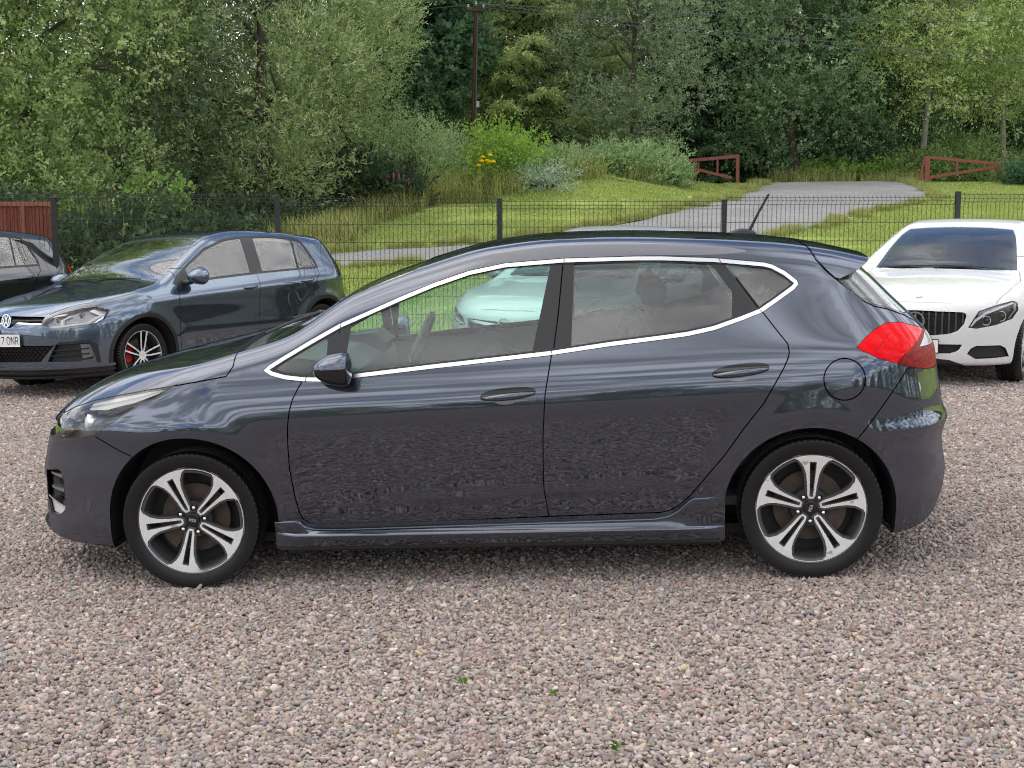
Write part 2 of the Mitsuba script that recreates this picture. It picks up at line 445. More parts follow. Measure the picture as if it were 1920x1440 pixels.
def wheel_meshes(kind, tyre_r, width, seed):
    """meshes about the wheel's own axle (y, outer face towards -y, at the origin the outer sidewall's plane)"""
    if (kind, tyre_r, width) in _wheels: return _wheels[(kind, tyre_r, width)]
    R, W, rr = tyre_r, width, 0.2335
    prof = [(rr - 0.012, 0.030), (rr - 0.002, 0.008), (rr + 0.006, 0.0035), (rr + 0.012, 0.001), (rr + 0.022, -0.003), (rr + 0.045, -0.0065), (rr + 0.058, -0.004), (rr + 0.060, -0.0055), (rr + 0.0625, -0.0025), (R - 0.012, 0.008), (R - 0.006, 0.018), (R - 0.002, 0.030)]
    g = []
    for c in (0.058, 0.088, 0.118, 0.148):
        c = c * W / 0.205
        g += [(R - 0.0005, c - 0.006), (R - 0.008, c - 0.005), (R - 0.008, c + 0.005), (R, c + 0.006)]
    prof += g + [(R - 0.002, W - 0.03), (R - 0.012, W - 0.008), (R - 0.05, W + 0.004), (rr, W - 0.01), (rr - 0.012, W - 0.03)]
    n = 288
    tyre = lathe(prof, n)
    v = tyre.vertices.copy()
    r = np.hypot(v[:, 0], v[:, 2]); a = np.arctan2(v[:, 2], v[:, 0])
    seg = np.round((a / (2 * PI)) * n).astype(int) % n
    lug = (seg % 4 == 0) & ((np.abs(r - (R - 0.006)) < 1e-3) | (np.abs(r - (R - 0.002)) < 1e-3) | (np.abs(r - (R - 0.012)) < 1e-3))
    sc = np.where(lug, (r - 0.011) / r, 1)
    v[:, 0] *= sc; v[:, 2] *= sc
    tyre = trimesh.Trimesh(v, tyre.faces, process=False)
    face2 = spoke_face(kind)
    depth = lambda r: 0.006 + 0.020 * np.clip(1 - r / 0.2335, 0, 1) ** 1.3 * (1 if kind == 'five_wide' else 0.6)

    def plate(p2, y0, th, subdiv=0.02):
        m = extrude(p2, th)
        m = m.subdivide_to_size(subdiv)
        q = m.vertices
        rad = np.hypot(q[:, 0], q[:, 1])
        return trimesh.Trimesh(np.stack([q[:, 0], q[:, 2] + y0 + depth(rad), q[:, 1]], 1), m.faces[:, ::-1], process=False)
    face = plate(face2, 0.0, 0.004)
    back = plate(face2.buffer(0.0095 if kind == 'five_wide' else 0.0045).union(Point(0, 0).buffer(0.231, 48).difference(Point(0, 0).buffer(0.212, 48))).intersection(Point(0, 0).buffer(0.232, 48)).difference(union_all(wheel_slots())) if kind == 'five_wide' else face2.buffer(0.0045).intersection(Point(0, 0).buffer(0.232, 48)), 0.0042, 0.026)
    barrel = lathe([(0.2345, 0.004), (0.2315, 0.005), (0.2165, 0.012), (0.2115, 0.03), (0.205, 0.06), (0.200, 0.12), (0.203, W - 0.02)], 96)
    hubdisc = lathe([(0.0, 0.030), (0.052, 0.030), (0.082, 0.034), (0.088, 0.055), (0.088, 0.075)], 48)
    disc = lathe([(0.045, 0.074), (0.072, 0.078), (0.076, 0.088), (0.150, 0.088), (0.150, 0.110), (0.05, 0.110)], 64)
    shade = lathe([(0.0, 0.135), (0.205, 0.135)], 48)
    cap = lathe([(0.0, 0.0205), (0.024, 0.021), (0.029, 0.023), (0.031, 0.028), (0.033, 0.05)], 40)
    nuts, pockets = [], []
    for k in range(5):
        a = 2 * PI * (k + 0.5) / 5 + PI / 2
        c = arr([0.056 * math.cos(a), 0, 0.056 * math.sin(a)])
        nut = trimesh.creation.cylinder(0.0085, 0.016, sections=6); nut.apply_transform(trimesh.transformations.rotation_matrix(PI / 2, [1, 0, 0])); nut.apply_translation(c + [0, 0.024, 0])
        dome = trimesh.creation.icosphere(2, 0.0082); dome.apply_scale([1, 0.6, 1]); dome.apply_translation(c + [0, 0.0165, 0])
        nuts.append(cat([nut, dome]))
        pockets.append(lathe([(0.0155, 0.012), (0.0135, 0.014), (0.0125, 0.036), (0, 0.036)], 20)); pockets[-1].apply_translation(c)
    cal = extrude(Polygon([(0.155 * math.cos(t), 0.155 * math.sin(t)) for t in np.linspace(-0.5, 0.5, 9)] + [(0.085 * math.cos(t), 0.085 * math.sin(t)) for t in np.linspace(0.5, -0.5, 9)]).buffer(0.004), 0.045)
    q = cal.vertices; cal = trimesh.Trimesh(np.stack([q[:, 0], q[:, 2] + 0.066, q[:, 1]], 1), cal.faces[:, ::-1], process=False)
    _wheels[(kind, tyre_r, width)] = dict(tyre=tyre, face=face, back=back, barrel=barrel, hubdisc=hubdisc, disc=disc, shade=shade, cap=cap, nuts=nuts, pockets=cat(pockets), caliper=cal)
    return _wheels[(kind, tyre_r, width)]


def letters(text, height, depth=0.0012, bold=True):
    m = meshkit.text_mesh(text, height, depth, bold)
    m.apply_translation([-(m.bounds[0][0] + m.bounds[1][0]) / 2, -(m.bounds[0][1] + m.bounds[1][1]) / 2, 0])
    return m


_wheel_plies = {}


def wheel(car, x, y, z, sgn, kind, spin=0.0, r=0.305, width=0.21, caliper=None, text=None, detail=True, cal_ang=PI, steer=0.0, cap_bsdf='piano_black'):
    """a wheel of the car: outer face at (x, y, z), looking towards sgn*y"""
    M = wheel_meshes(kind, r, width, 0)
    base = car.tf @ T().translate([x, y, z]).rotate([0, 0, 1], steer + (0 if sgn < 0 else 180))
    spun = base @ T().rotate([0, 1, 0], math.degrees(spin))
    w = key_for(car.name + '__wheel')
    name_seen[w] = name_seen.get(w, 1)

    def one(part, mesh, bsdf, tf, smooth=35):
        k = key_for(w + '__' + part)
        tag = (kind, r, width, part, k[-4:] if part == 'lug_nut' else '')
        if tag not in _wheel_plies: _wheel_plies[tag] = mikit.ply(mesh, bsdf, smooth=smooth)
        d = dict(_wheel_plies[tag]); d['to_world'] = tf; d['bsdf'] = {'type': 'ref', 'id': bsdf}
        scene[k] = d
    one('tyre', M['tyre'], 'sidewall', base, 40)
    one('rim_face', M['face'], 'machined_alloy', spun)
    one('rim_spokes', M['back'], 'dark_alloy' if kind == 'five_wide' else 'piano_black', spun)
    one('rim_barrel', M['barrel'], 'dark_alloy', spun, 50)
    if detail:
        one('hub', cat([M['hubdisc'], M['pockets']]) if kind == 'five_wide' else M['hubdisc'], 'lamp_black', spun)
        one('brake_disc', M['disc'], 'rusty_iron', base)
        one('hub_cap', M['cap'], cap_bsdf, spun)
        if kind == 'five_wide':
            for nn in M['nuts']: one('lug_nut', nn, 'bright_chrome', spun)
        one('brake_caliper', M['caliper'], caliper or 'rusty_iron', base @ T().rotate([0, 1, 0], math.degrees(cal_ang)))
        if text:
            t = letters(text, 0.0125)
            q = t.vertices
            t = trimesh.Trimesh(np.stack([q[:, 0], 0.0206 - q[:, 2], q[:, 1]], 1), t.faces, process=False)
            k = key_for(w + '__lettering')
            scene[k] = {**mikit.ply(t, 'satin_silver'), 'to_world': spun}
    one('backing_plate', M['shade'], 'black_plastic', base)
    return w


def sweep_strip(C, path_xz, sgn, half, out, bsdf, part, parent=None, n=7, closed=True, base=-0.004):
    """a bulged strip of half-width `half` along a curve on the car's side"""
    p = arr(path_xz)
    ring = LineString(np.vstack([p, p[:1]]) if closed else p)
    m = max(int(ring.length / 0.02), 8)
    s = np.linspace(0, ring.length, m, endpoint=not closed)
    q = arr([ring.interpolate(a).coords[0] for a in s])
    d = np.roll(q, -1, 0) - np.roll(q, 1, 0) if closed else np.gradient(q, axis=0)
    d /= np.linalg.norm(d, axis=1, keepdims=True)
    nrm = np.stack([-d[:, 1], d[:, 0]], 1)
    a = np.linspace(-1, 1, n)
    prof = [(t * half, base + (out - base) * (1 - abs(t) ** 4) ** 0.5) for t in a]
    V = []
    for u, o in prof:
        xz = q + nrm * u
        w = C.B.width(xz[:, 0], xz[:, 1]) + o
        V.append(np.stack([xz[:, 0], sgn * w, xz[:, 1]], 1))
    V = np.stack(V, 1).reshape(-1, 3)
    F = []
    i = np.arange(m if closed else m - 1); j = (i + 1) % m
    for k in range(n - 1):
        F += [np.stack([i * n + k, j * n + k, j * n + k + 1], 1), np.stack([i * n + k, j * n + k + 1, i * n + k + 1], 1)]
    F = np.vstack(F)
    me = trimesh.Trimesh(V, F if sgn < 0 else F[:, ::-1], process=False)
    fc = me.face_normals[len(F) // 2] @ arr([0, sgn, 0])
    if fc < 0: me.invert()
    return C.add(part, me, bsdf, parent, smooth=60)


def door_handle(C, name, x0, x1, z0, z1, sgn, bsdf, cup, parent, h=0.012, drop=0.0):
    """a pull handle: a bowed bar over a shallow cup"""
    n = 15
    t = np.linspace(0, 1, n)
    V, k = [], 12
    a = np.arange(k) / k * 2 * PI
    for u in t:
        x, z = x0 + (x1 - x0) * u, z0 + (z1 - z0) * u
        rz = 0.003 + h * math.sin(PI * min(max(u, 0.02), 0.98)) ** 0.55
        o = 0.004 + 0.030 * math.sin(PI * u) ** 0.6
        c = C.on(x, z, sgn, o)
        z = z - drop * h
        V.append(np.stack([np.full(k, x), c[1] + sgn * 0.011 * np.sin(a) * (0.4 + math.sin(PI * u) ** 0.5), z + rz * np.cos(a)], 1))
    V = np.vstack(V)
    i = np.arange(k); j = (i + 1) % k
    F = np.vstack([np.vstack([np.stack([r * k + i, r * k + j, (r + 1) * k + j], 1), np.stack([r * k + i, (r + 1) * k + j, (r + 1) * k + i], 1)]) for r in range(n - 1)])
    m = trimesh.Trimesh(V, F, process=False)
    if m.volume < 0: m.invert()
    hd = C.add(name, m, bsdf, parent, smooth=60)
    xm, zm = (x0 + x1) / 2 - 0.012, (z0 + z1) / 2 - h * 1.2
    cupp = affinity.translate(affinity.scale(Point(0, 0).buffer(1, 24), 0.050, 0.021), xm, zm - .006)
    return hd, cupp

# ------------------------------------------------------------------ the grey hatchback in the foreground
def door_crease(x, z):
    """the swage low on the doors"""
    d = z - (.385 + .045 * x)
    return .0035 * np.where(d > 0, np.exp(-(d / .030) ** 2), np.exp(-(d / .010) ** 2)) * sstep(-.75, -.25, x) * sstep(.95, .55, x)


KIA = dict(
    side=[(.10, .70), (.17, .795), (.24, .832), (.34, .851), (.46, .867), (.58, .879), (.68, .8865), (.76, .889), (.84, .880), (.92, .858), (.98, .832), (1.1, .775), (1.25, .700), (1.38, .630), (1.5, .56)],
    rise=.035, extra=lambda x, z: door_crease(x, z),
    top=[(-2.35, 0.658), (-2.22, 0.697), (-2.1, 0.754), (-1.9, 0.86), (-1.6, 0.953), (-1.3, 1.016), (-1.1, 1.063), (-0.9, 1.116), (-0.6, 1.281), (-0.3, 1.382), (0, 1.451), (0.3, 1.475), (0.6, 1.473), (0.9, 1.459), (1.2, 1.436), (1.45, 1.397), (1.62, 1.356), (1.9, 1.29), (2.3, 1.2)],
    crown=lambda x: .09, ktop=lambda x: .10 - .04 * sstep(-.2, -.9, x),
    front=[(0.1, -2.128), (0.22, -2.218), (0.35, -2.212), (0.5, -2.195), (0.6, -2.172), (0.7, -2.163), (0.8, -2.088), (1.0, -1.872)],
    fplan=lambda a, z: .42 * (a / .8) ** 2.6 + .1 * (a / .8) ** 6,
    rear=[(0.1, 1.913), (0.25, 1.991), (0.4, 2.020), (0.53, 2.006), (0.585, 2.018), (0.62, 2.029), (0.66, 2.014), (0.73, 2.0), (0.85, 1.982), (0.95, 1.965), (1.05, 1.892), (1.2, 1.742), (1.35, 1.614), (1.5, 1.466)],
    rplan=lambda a, z: .20 * (a / .8) ** 2.6 + .06 * (a / .8) ** 6,
    ftaper=(-1.3, .9, .10), rtaper=(1.2, .9, .05), rtaper_top=(.9, 1., .10),
    flare=[(-1.325, .31, .385, .012), (1.325, .31, .385, .012)],
    zbot=lambda x: .165 + 0 * x, kf=.16, kr=.12, box=((-2.4, -1.0, .05), (2.25, 1.0, 1.6)))


def car_tf(x, y, z, yaw, sx=0.0, sy=0.0):
    n = arr([-sx, -sy, 1.0]); n /= np.linalg.norm(n)
    ex = arr([1, 0, sx]); ex /= np.linalg.norm(ex)
    R = np.stack([ex, np.cross(n, ex), n], 1)
    c, s = math.cos(yaw), math.sin(yaw)
    M = np.eye(4); M[:3, :3] = R @ arr([[c, -s, 0], [s, c, 0], [0, 0, 1]]); M[:3, 3] = [x, y, z]
    return T(M)


def arch_poly(cx, cz, rx, rz, zlow, n=28):
    a = np.linspace(0, PI, n)
    return Polygon([(cx + rx * math.cos(t), cz + rz * math.sin(t)) for t in a] + [(cx - rx, zlow), (cx + rx, zlow)])


def seat(C, x, y, parent, cushion=True, back_h=0.62):
    """a front seat: cushion, bolstered back and head restraint"""
    s = C.add('seat', cat([box([x - .28, y - .25, .38], [x + .26, y + .25, .52], .04)]), 'cabin_cloth', parent)
    b = box([-.06, -.24, 0], [.06, .24, back_h], .045)
    b.apply_transform(trimesh.transformations.rotation_matrix(0.30, [0, 1, 0])); b.apply_translation([x + .25, y, .48])
    C.add('backrest', b, 'cabin_cloth', s)
    h = box([-.045, -.13, 0], [.045, .13, .17], .04)
    h.apply_transform(trimesh.transformations.rotation_matrix(0.22, [0, 1, 0])); h.apply_translation([x + .25 + .30 * back_h + .03, y, .48 + back_h * .96 + .03])
    C.add('head_restraint', h, 'cabin_cloth', s)


def wing_mirror(C, cx, cz, sgn, hx, hz, ybase, yc, hy, shell, cap, tip=0.0):
    """a teardrop housing on a short arm; its upper half is a cap of another colour"""
    sp = trimesh.creation.icosphere(4, 1.0)
    v = sp.vertices.copy()
    sx = np.sign(v[:, 0]) * np.abs(v[:, 0]) ** 0.75
    taper = 1 - 0.42 * np.clip(-v[:, 0], -0.3, 1)
    zz = np.sign(v[:, 2]) * np.abs(v[:, 2]) ** 0.8
    X = np.where(sx > .62, .62 + (sx - .62) * .35, sx)
    V = np.stack([cx + hx * (X + .12) * 1.1, yc + hy * v[:, 1], cz + hz * zz * taper + hz * .12 * np.clip(-v[:, 0], 0, 1) * 0], 1)
    f = sp.faces
    up = V[f][:, :, 2].mean(1) > cz + hz * .12
    m0 = C.add('wing_mirror', trimesh.Trimesh(V, f[~up], process=False), shell, smooth=True)
    C.add('mirror_cap', trimesh.Trimesh(V, f[up], process=False), cap, m0, smooth=True)
    C.add('mirror_arm', tube([[cx - hx * .5, ybase, cz - hz * .75], [cx - hx * .45, (ybase + yc) / 2, cz - hz * .7], [cx - hx * .3, yc, cz - hz * .4]], [.03, .026, .03], 10), 'black_trim', m0, smooth=40)
    return m0


def build_kia():
    C = Car('grey_hatchback', KIA, car_tf(-0.00861, 6.52733, 0.0, -0.05397686) @ T().rotate([0, 1, 0], -math.degrees(0.03248138)), 0.022)
    HEAD = [(-1.374, .885), (-1.446, .835), (-1.53, .803), (-1.615, .756), (-1.683, .713), (-1.757, .668), (-1.865, .641), (-1.99, .618), (-2.013, .64), (-2.021, .685), (-2.008, .709), (-1.965, .744), (-1.894, .775), (-1.783, .809), (-1.633, .842), (-1.494, .868)]
    DLO = [(-.975, .946), (-.941, .924), (-.881, .907), (-.803, .897), (-.689, .892), (-.584, .905), (-.245, .936), (.249, .978), (.497, 1.008), (.711, 1.029), (.822, 1.041), (.933, 1.062), (1.046, 1.097), (1.132, 1.127), (1.199, 1.168), (1.277, 1.218), (1.296, 1.238), (1.291, 1.256), (1.245, 1.295), (1.192, 1.325), (1.157, 1.335), (1.063, 1.346), (.952, 1.359), (.727, 1.373), (.618, 1.376), (.311, 1.376), (.057, 1.363), (-.097, 1.336), (-.251, 1.289), (-.401, 1.233), (-.554, 1.171), (-.656, 1.13), (-.78, 1.065), (-.892, 1.003), (-.953, .967)]
    TAIL = [(1.51, .979), (1.55, 1.017), (1.596, 1.048), (1.65, 1.069), (1.726, 1.066), (1.802, 1.041), (1.87, 1.018), (1.93, .995), (1.97, .95), (1.97, .86), (1.893, .852), (1.816, .864), (1.697, .898), (1.599, .932), (1.524, .968)]
    FOG = [(-2.10, .476), (-2.0, .498), (-1.97, .492), (-1.952, .447), (-1.947, .359), (-1.949, .318), (-1.988, .285), (-2.05, .287), (-2.085, .351)]
    FD = [(-.77, 1.0), (-.766, .97), (-.768, .957), (-.801, .903), (-.823, .867), (-.845, .824), (-.86, .773), (-.869, .712), (-.873, .638), (-.873, .525), (-.867, .474), (-.86, .408), (-.846, .334), (-.832, .302), (-.805, .285), (-.77, .281), (-.539, .281), (-.303, .281), (.221, .293), (.205, .408), (.203, .455), (.207, .64), (.221, .821), (.254, .993), (.27, 1.08)]
    RD = [(.27, 1.08), (.254, .993), (.221, .821), (.207, .64), (.203, .455), (.205, .408), (.221, .293), (.697, .301), (.735, .312), (.771, .33), (.82, .375), (.882, .452), (.958, .543), (1.046, .666), (1.121, .759), (1.209, .906), (1.228, .945), (1.234, .968), (1.23, 1.001), (1.19, 1.055), (1.14, 1.125), (1.10, 1.18)]
    GATE = [(1.335, 1.7), (1.345, 1.411), (1.358, 1.384), (1.38, 1.334), (1.413, 1.292), (1.45, 1.257), (1.519, 1.198), (1.572, 1.156), (1.609, 1.137), (1.677, 1.119), (1.763, 1.085), (1.809, 1.061), (1.86, 1.03), (2.3, 1.0), (2.3, 1.7)]
    WS = [(-1.0, -.69), (-.877, -.675), (-.641, -.645), (-.409, -.605), (-.33, -.575), (-.315, -.4), (-.31, 0), (-.315, .4), (-.33, .575), (-.409, .605), (-.641, .645), (-.877, .675), (-1.0, .69), (-1.03, .4), (-1.04, 0), (-1.03, -.4)]
    HOOD = [(-1.374, .887), (-1.132, .926), (-1.105, .966), (-1.085, 1.3), (-2.4, 1.3), (-2.4, .742), (-2.02, .742), (-1.965, .744), (-1.894, .775), (-1.783, .809), (-1.633, .842), (-1.494, .868)]
    BUMP = [(-1.757, .668), (-1.621, .607), (-1.5, .565), (-1.5, .05), (-2.4, .05), (-2.4, .742), (-1.965, .742), (-1.9, .70)]
    RB = [(1.733, .881), (1.509, .607), (1.46, .54), (1.46, .05), (2.3, .05), (2.3, .858), (1.9, .858)]
    g = 0.0026
    O, I = C.level(0.0), C.level(-0.028, 0.035)
    shell = O - I
    cowl = Polygon([(-1.12, -.74), (-.985, -.72), (-.985, .72), (-1.12, .74)])
    A = [arch_poly(-1.317, .315, .380, .358, 0.0), arch_poly(1.317, .305, .362, .350, 0.0)]
    for a in A:
        for s in (-1, 1): shell -= side_prism(a, s, .5)
    for s in (-1, 1):
        shell -= side_prism(DLO, s, .3)
    shell -= prism('z', WS, .8, 1.7)
    shell -= prism('z', cowl, .8, 1.7) ^ prism('y', [(-1.3, 1.3), (-1.3, .97), (-.8, .97), (-.8, 1.3)], -1, 1)
    pieces = {}

    def take(name, clip, gap=None):
        """cuts a panel out of the shell, leaving a shut line"""
        nonlocal shell
        pieces[name] = shell ^ clip
        shell -= gap if gap is not None else clip
    for s in (-1, 1):
        shell -= side_prism(HEAD, s, .28)
        shell -= side_prism(TAIL, s, .35)
        shell -= side_prism(FOG, s, .3)
    take('bonnet', prism('y', inset(HOOD, g), -1, 1), prism('y', inset(HOOD, -g), -1, 1))
    take('front_bumper', prism('y', inset(BUMP, g), -1.1, 1.1), prism('y', inset(BUMP, -g), -1.1, 1.1))
    take('rear_bumper', prism('y', inset(RB, g), -1.1, 1.1), prism('y', inset(RB, -g), -1.1, 1.1))
    mid = [(-.50, .62), (.50, .62), (.50, 1.1), (-.50, 1.1)]
    take('tailgate', prism('y', inset(GATE, g), -1.1, 1.1) + prism('x', inset(mid, g), 1.6, 2.4), prism('y', inset(GATE, -g), -1.1, 1.1) + prism('x', inset(mid, -g), 1.6, 2.4))
    take('front_door', side_prism(inset(FD, g), -1, .4), side_prism(inset(FD, -g), -1, .4))
    take('rear_door', side_prism(inset(RD, g), -1, .4), side_prism(inset(RD, -g), -1, .4))
    take('front_door_001', side_prism(inset(FD, g), 1, .4), side_prism(inset(FD, -g), 1, .4))
    take('rear_door_001', side_prism(inset(RD, g), 1, .4), side_prism(inset(RD, -g), 1, .4))
    fuel = Point(1.455, .852).buffer(.085, 32)
    take('fuel_flap', side_prism(inset(fuel, g), -1, .5), side_prism(inset(fuel, -g), -1, .5))
    # openings in the nose
    grille = Polygon([(-.50, .632), (.50, .632), (.56, .665), (.52, .70), (-.52, .70), (-.56, .665)])
    intake = Polygon([(-.50, .24), (.50, .24), (.44, .42), (-.44, .42)]).buffer(.02)
    pieces['front_bumper'] -= prism('x', grille, -2.4, -1.9) + prism('x', intake, -2.4, -1.9)
    GLASS = [(1.462, 1.250), (1.525, 1.199), (1.578, 1.160), (1.612, 1.143), (1.68, 1.125), (1.766, 1.092), (1.9, 1.075), (2.3, 1.06), (2.3, 1.285), (1.57, 1.285)]
    pieces['tailgate'] -= prism('y', GLASS, -1, 1)
    # painted skins and the dark lining inside
    C.emit('body_shell', shell, 'graphite_paint', drop=(-0.028,))
    C.emit('cabin_lining', shell + pieces['front_door'] + pieces['rear_door'] + pieces['front_door_001'] + pieces['rear_door_001'] + pieces['tailgate'], 'cabin_cloth', levels=(-0.028,), only=True)
    for k, m in pieces.items():
        kk = k.replace('_001', '')
        C.emit(kk, m, 'graphite_paint', drop=(-0.028,) if 'door' in k or k == 'tailgate' else ())
    N = C.name
    # backing under the shut lines
    C.emit('gap_seal', C.slab(-.05, -.034, side_prism(inset(FD, -.03).union(inset(RD, -.03)).difference(inset(FD, .05)).difference(inset(RD, .05)).difference(Polygon(DLO).buffer(.0)), -1, .4)), 'black_plastic')
    # lights
    for s in (-1, 1):
        side = '' if s < 0 else '_001'
        hl = C.sheet('headlight', side_prism(inset(HEAD, .002), s, .28), -.001, 'lens_clear')
        H2 = inset(HEAD, -.004)
        C.emit('lamp_housing', C.slab(-.085, -.07, side_prism(H2, s, .24)) + (C.slab(-.08, -.003, side_prism(H2.difference(inset(HEAD, .006)), s, .24))), 'lamp_black', hl)
        strip = [(-1.392, .880), (-1.494, .862), (-1.633, .836), (-1.783, .802), (-1.80, .770), (-1.70, .779), (-1.55, .815), (-1.44, .853)]
        C.emit('daytime_strip', C.slab(-.03, -.010, side_prism(strip, s, .3)), 'lamp_white', hl, levels=(-.010,))
        C.emit('strip_groove', C.slab(-.02, -.0085, side_prism(LineString([(-1.40, .874), (-1.50, .845), (-1.64, .812), (-1.79, .783)]).buffer(.0035), s, .3)), 'lamp_grey', hl, levels=(-.0085,))
        strip2 = [(-1.80, .812), (-1.90, .768), (-1.96, .735), (-1.97, .715), (-1.93, .725), (-1.86, .765), (-1.80, .785)]
        C.emit('lamp_trim', C.slab(-.05, -.02, side_prism(strip2, s, .3)), 'lamp_grey', hl, levels=(-.02,))
        ring = lathe([(.030, 0), (.046, -.004), (.050, .004), (.050, .05), (.03, .05)], 40, 'z')
        lens = trimesh.creation.icosphere(3, .033); lens.apply_scale([1, 1, .5])
        for m_, b_, p_ in ((ring, 'chrome', 'projector_ring'), (lens, 'clear_reflector', 'projector_lens')):
            m_ = m_.copy(); m_.apply_transform(trimesh.geometry.align_vectors([0, 0, -1], [-.93, s * .36, .05])); m_.apply_translation([-1.832, s * .60, .705])
            C.add(p_, m_, b_, hl)
        bar = tube([[-1.955, s * .50, .725], [-1.96, s * .525, .69], [-1.975, s * .535, .635]], [.008, .010, .007], 8)
        C.add('lamp_fin', bar, 'lamp_grey', hl)
        # rear lamps
        tl = C.emit('tail_light', C.slab(-.04, .001, side_prism(inset(TAIL, .002).intersection(Polygon([(1.4, .8), (1.4, 1.2), (1.86, 1.2), (1.85, 1.016), (1.692, .921), (1.6, .8)])), s, .35)), 'red_lens', levels=(.001,))
        inner = inset(TAIL, .002).difference(Polygon([(1.4, .8), (1.4, 1.2), (1.861, 1.2), (1.853, 1.016), (1.695, .921), (1.6, .8)]))
        rev = Polygon([(1.868, 1.003), (1.806, .958), (1.99, .948), (1.99, .99), (1.93, .999)])
        C.emit('lens_groove', C.slab(-.004, .0016, side_prism(LineString([(1.585, .955), (1.615, .985), (1.66, 1.03)]).buffer(.0016), s, .35)), 'dark_red_lens', tl, levels=(.0016,))
        C.emit('inner_lens', C.slab(-.04, -.002, side_prism(inner.difference(rev.buffer(.002)), s, .35)), 'dark_red_lens', tl, levels=(-.002,))
        C.emit('reversing_lens', C.slab(-.04, -.002, side_prism(rev.intersection(inner), s, .35)), 'clear_reflector', tl, levels=(-.002,))
        C.emit('lamp_gasket', C.slab(-.05, -.006, side_prism(inset(TAIL, -.003).difference(inset(TAIL, .006)), s, .35)), 'black_plastic', tl)
        # fog lamp recess
        fr = C.emit('fog_lamp_surround', C.slab(-.07, -.055, side_prism(inset(FOG, -.005), s, .3)) + C.slab(-.07, -.002, side_prism(inset(FOG, -.004).difference(inset(FOG, .005)), s, .3)), 'piano_black')
        for z0 in (.400, .462):
            for dx in (0, .035):
                C.emit('fin', C.slab(-.056, -.012, side_prism([(-2.06 + dx, z0), (-1.95, z0 - .006 + dx * .2), (-1.95, z0 + .006 + dx * .2), (-2.06 + dx, z0 + .008)], s, .3)), 'lamp_grey', fr, levels=(-.012,))
        C.emit('fog_lamp', C.slab(-.055, -.018, side_prism([(-2.075, .352), (-1.956, .325), (-1.956, .315), (-1.99, .292), (-2.045, .294), (-2.07, .34)], s, .3)), 'clear_reflector', fr, levels=(-.018,))
        C.emit('fog_trim', C.slab(-.05, .0, side_prism(LineString([(-2.075, .362), (-1.952, .333)]).buffer(.004), s, .3)), 'chrome', fr)
        # windows: bright outline, black frames, panes
        door_f, door_r = N + '__front_door' + side, N + '__rear_door' + side
        R1, R2 = inset(DLO, .003), inset(DLO, .0185)
        C.emit('window_rubber', C.slab(-.03, -.001, side_prism(inset(DLO, .0005).difference(inset(DLO, .026)), s, .3)), 'black_trim')
        C.emit('window_trim', C.slab(-.012, .005, side_prism(R1.difference(R2).difference(union_all([LineString(l).buffer(.0018) for l in ([(-.64, 1.2), (-.652, 1.05)], [(.312, 1.4), (.311, 1.3)], [(.262, .95), (.25, 1.0)], [(.955, 1.38), (.985, 1.32)], [(1.12, 1.15), (1.145, 1.11)], [(-.795, .87), (-.785, .92)])])), s, .3)), 'bright_chrome', levels=(.005,))
        fg = Polygon([(-.600, 1.132), (-.55, 1.155), (-.401, 1.216), (-.251, 1.272), (-.097, 1.319), (.057, 1.346), (.254, 1.355), (.169, .988), (-.245, .953), (-.584, .922), (-.633, .918)]).intersection(inset(DLO, .016))
        q1 = Polygon([(-.96, .947), (-.70, 1.085), (-.705, .95), (-.79, .925), (-.90, .93)]).buffer(-.02).buffer(.02).intersection(inset(DLO, .03))
        rg = Polygon([(.357, 1.40), (.918, 1.40), (.935, 1.333), (1.016, 1.217), (1.000, 1.0), (.328, .9)]).intersection(inset(DLO, .017))
        q2 = Polygon([(.985, 1.40), (.996, 1.335), (1.142, 1.13), (1.3, 1.1), (1.3, 1.4)]).intersection(inset(DLO, .019))
        frames = inset(DLO, .017).difference(union_all([fg, q1, rg, q2]).buffer(.0005))
        cuts = union_all([LineString([(.312, 1.4), (.283, 1.149), (.254, .96)]).buffer(.0026), LineString([(.968, 1.37), (1.126, 1.138), (1.15, 1.1)]).buffer(.0026), LineString([(-.652, 1.14), (-.648, .9)]).buffer(.002)])
        for piece in sorted(frames.difference(cuts).geoms, key=lambda q: q.centroid.x):
            if piece.area > 2e-4: C.emit('pillar_trim', C.slab(-.014, -.003, side_prism(piece, s, .3)), 'black_trim', levels=(-.003,))
        C.sheet('front_window', side_prism(fg, s, .3), -.007, 'clear_glass', door_f)
        C.sheet('quarter_window', side_prism(q1, s, .3), -.005, 'clear_glass')
        C.sheet('rear_window', side_prism(rg, s, .3), -.007, 'privacy_glass', door_r)
        C.sheet('rear_quarter_window', side_prism(q2, s, .3), -.005, 'privacy_glass')
        # handles
        for nm, x0, x1, z0, z1, dk in (('front', -.051, .183, .816, .834, door_f), ('rear', .913, 1.15, .887, .910, door_r)):
            hd, cup = door_handle(C, 'handle', x0 + .004, x1 - .004, z0, z1, s, 'graphite_paint', None, dk, .0125, .45)
            t_ = np.linspace(0, PI, 15)
            el = Polygon([(x0 + (x1 - x0) * (1 - math.cos(a)) / 2, z0 + (z1 - z0) * (1 - math.cos(a)) / 2 + .029 * math.sin(a) ** .8) for a in t_] + [(x0 + (x1 - x0) * (1 + math.cos(a)) / 2, z0 + (z1 - z0) * (1 + math.cos(a)) / 2 - .026 * math.sin(a) ** .8) for a in t_]).buffer(0)
            C.emit('handle_recess', C.slab(-.004, .0012, side_prism(el, s, .4)), 'piano_black', dk, levels=(.0012,))
            C.emit('handle_cup', C.slab(-.004, .0015, side_prism(cup, s, .4)), 'lamp_grey', dk, levels=(.0015,))
